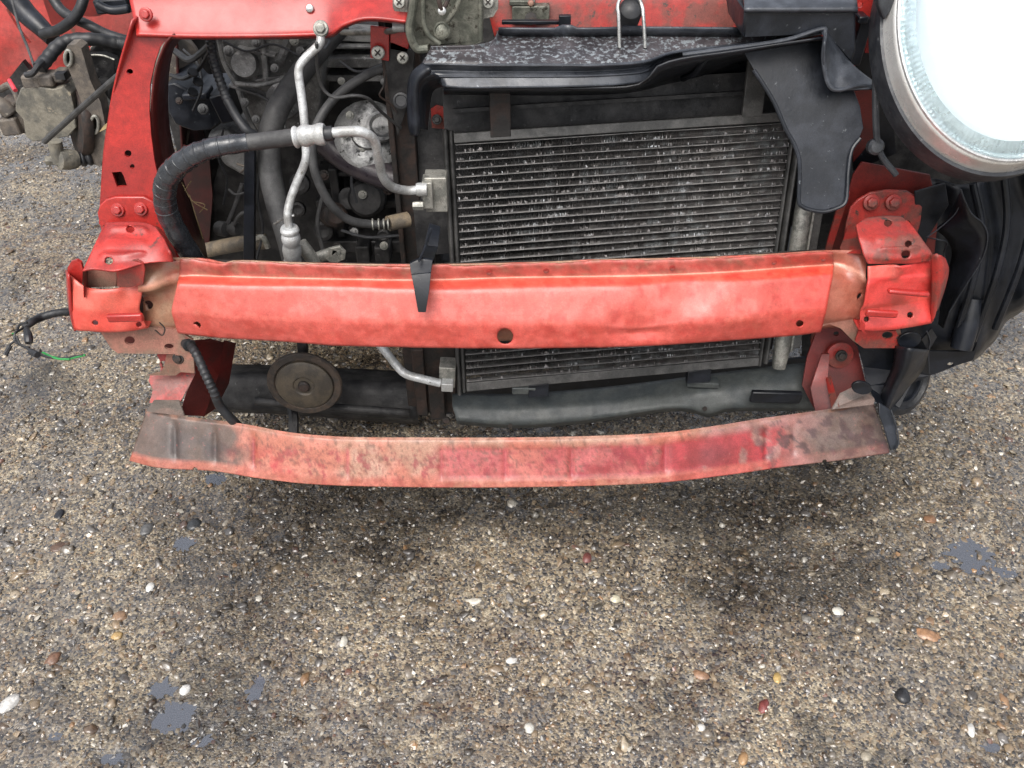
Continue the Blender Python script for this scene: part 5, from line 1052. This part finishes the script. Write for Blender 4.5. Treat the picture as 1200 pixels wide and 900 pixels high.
K('slide_pin', [tube([(64, 165, KY-.09), (66, 175, KY-.09), (70, 190, KY-.09)], 8, 5), lathe(W(75, 187, KY-.09), (-.6, -.7, .3), [(.022, -.03), (.026, -.01), (.024, .012), (.012, .016)], 20), lathe(W(64, 188, KY-.09), (-1, -.3, .1), [(.012, 0), (.012, .02)], 6)], 'clay')
K('track_rod', tube([(52, 166, KY-.15), (75, 145, KY-.18), (105, 118, KY-.24), (135, 92, KY-.3), (150, 80, KY-.34)], 3.6, 5, 10), 'rub_grey', label='thin dark rod crossing in front of the caliper')
K('strut_parts', [block(118, 125, KY, 20, 50, .06, rot=18), block(127, 84, KY+.1, 20, 20, .08), ], 'dark', bevel=.004)
K('strut_bright', block(121, 118, KY-.02, 4, 36, .02, rot=-22), 'alu_old')
K('hub_lever', [tube([(0, 105, KY+.05), (12, 100, KY+.02), (20, 112, KY), (24, 125, KY)], 4, 6, 10)], 'clay_dk')
K('suspension_bits', [block(8, 130, KY, 18, 18, .06, rot=10), block(10, 150, KY-.02, 22, 20, .06, rot=-6), block(22, 145, KY, 14, 26, .06), tube([(-6, 120, KY), (6, 126, KY), (14, 134, KY)], 9, 4)], 'clay_dk', bevel=.008)
K('pink_wire', tube([(11, 94, KY), (18, 106, KY-.03)], 2.5, 3, 8), 'pinkw')
K('wear_sensor', [tube([(30, 88, KY-.06), (38, 86, KY-.06), (44, 78, KY-.05), (50, 72, KY-.03)], 3.5, 5, 10), block(70, 90, KY-.06, 11, 7, .02)], 'rub')
kh = K('brake_hose', tube([(46, 80, KY-.03), (56, 68, KY), (68, 54, KY+.03), (84, 47, KY+.05), (108, 46, KY+.06), (135, 50, KY+.08), (150, 52, KY+.08)], 7.5, 8, 16, lambda u: 1+.05*math.sin(u*70)), 'rub', label='thick black sleeved hose above the caliper')
K('leaf', plate([(116, 155), (121, 148), (128, 142), (126, 150), (120, 153)], KY-.2, .002), 'straw')
# inner wing behind
iw = P('inner_wing', sheet([([(-60, -40), (0, -40), (50, -40), (110, -40), (170, -40)], dict(Y=2.55)), ([(-60, 40), (0, 45), (50, 40), (110, 40), (170, 40)], dict(Y=2.42)), ([(-60, 110), (0, 108), (28, 78), (60, 100), (100, 100), (170, 100)], dict(Y=2.38))], 40, 5, .25,
                          fn=lambda p, px, py, u, v: p+Vector((0, .05*(float(fbm(px, py, .02, 2, 7))-.5), 0))), mat('inner_wing_paint', (.30, .028, .022), (.20, .03, .024), (.10, .04, .03), rough=.6, s=6, s3=14, thr3=(.58, .68), spec=.2), solid=.004, sharp=0, label='red inner wing panel at the far left')
P('wing_crease', [tube([(8, 10, 2.36), (20, 30, 2.36), (35, 50, 2.36)], 1.5, 5, 6)], 'red_dirty', parent=iw)
P('wing_dark_cavity', plate([(-60, 105), (0, 106), (26, 72), (36, 84), (30, 100), (20, 125), (-60, 125)], 2.36, .02), 'dark', parent=iw)
P('loom_branch', tube([(10, -10, 2.3), (30, 15, 2.28), (48, 32, 2.26), (62, 46, 2.24)], 13, 8, 14, lambda u: 1.1-.4*u), 'blk_dusty', label='wide dark plastic trunk at the upper left')
P('loom_branch', tube([(100, -10, 2.2), (94, 10, 2.18), (84, 24, 2.18), (68, 35, 2.2), (50, 40, 2.22)], 6, 8, 12), 'rub')
P('loom_branch', tube([(60, -5, 2.26), (72, 12, 2.24), (88, 22, 2.22), (105, 30, 2.2), (125, 40, 2.2), (150, 48, 2.2)], 6, 8, 12), 'rub')
P('thin_rod', tube([(14, 0, 2.2), (22, 30, 2.15), (32, 55, 2.1), (41, 80, 2.05)], 1.6, 5, 8), 'rub_grey')
P('abs_bracket', [plate([(104, 60), (112, 52), (130, 51), (145, 54), (145, 68), (108, 70)], 2.2, .03), plate([(96, 72), (103, 65), (120, 65), (134, 70), (136, 95), (104, 95)], 2.15, .03)], 'dark', bevel=.003)
for q in ([(96, 70, 2.14), (103, 65, 2.14), (120, 65, 2.14), (134, 70, 2.14)], [(106, 57, 2.19), (113, 52, 2.19), (130, 51, 2.19), (145, 54, 2.19)]): P('bracket_edge', tube(q, 1.2, 5, 6), 'alu_old')
P('washer_pump', [block(130, 8, 2.1, 40, 16, .05, rot=-4), tube([(112, 4, 2.08), (130, 12, 2.08), (152, 10, 2.08)], 5, 4)], 'blk', bevel=.004)
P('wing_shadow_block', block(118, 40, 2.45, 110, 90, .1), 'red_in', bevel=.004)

# ---- wiring at far left ------------------------------------------------------------------------
hz = P('wiring_harness', tube([(120, 372, 1.12), (84, 366, 1.10), (65, 367, 1.09), (48, 372, 1.08), (36, 378, 1.06), (28, 384, 1.05)], 4.6, 10, 14), 'rub', label='cut black wiring harness sticking out left of the beam')
P('green_wire', [tube(q, 1.3, 6, 6) for q in ([(29, 384, 1.05), (22, 388, 1.04), (14, 392, 1.03)], [(62, 418, .99), (75, 421, .985), (92, 418, .98), (100, 416, .98)], [(50, 413, 1.0), (66, 420, .985), (82, 421, .98)])], 'green', parent=hz)
P('black_wire', [tube(q, 1.5, 6, 6) for q in ([(29, 384, 1.05), (18, 390, 1.03), (18, 400, 1.02), (28, 406, 1.01), (40, 412, 1.0), (55, 418, .99), (75, 420, .985), (98, 416, .98)], [(20, 398, 1.02), (12, 404, 1.02), (6, 414, 1.01)], [(20, 386, 1.04), (24, 380, 1.04), (32, 378, 1.04)], [(19, 394, 1.02), (24, 404, 1.01), (34, 407, 1.01)])], 'rub', parent=hz)
P('brown_wire', tube([(14, 392, 1.03), (6, 395, 1.02), (-4, 397, 1.02)], 1.2, 4, 6), 'tan_pipe', parent=hz)
P('wire_connector', [tube([(31, 386, 1.04), (33, 394, 1.02), (34, 402, 1.01)], 4.2, 5, 10, lambda u: .8+.4*math.sin(u*2.6)), tube([(36, 412, 1.0), (44, 416, .99)], 4, 4, 8), tube([(12, 405, 1.02), (6, 416, 1.01)], 2.8, 4, 8)], 'rub', parent=hz)

P('underbody_light_block', [boxg(Vector((.02, 2.3, .21)), Vector((.62, 0, 0)), Vector((0, .78, 0)), Vector((0, 0, .015)))], 'dark', bevel=.01)  # added slab out of view, blocks light from the ground under the car
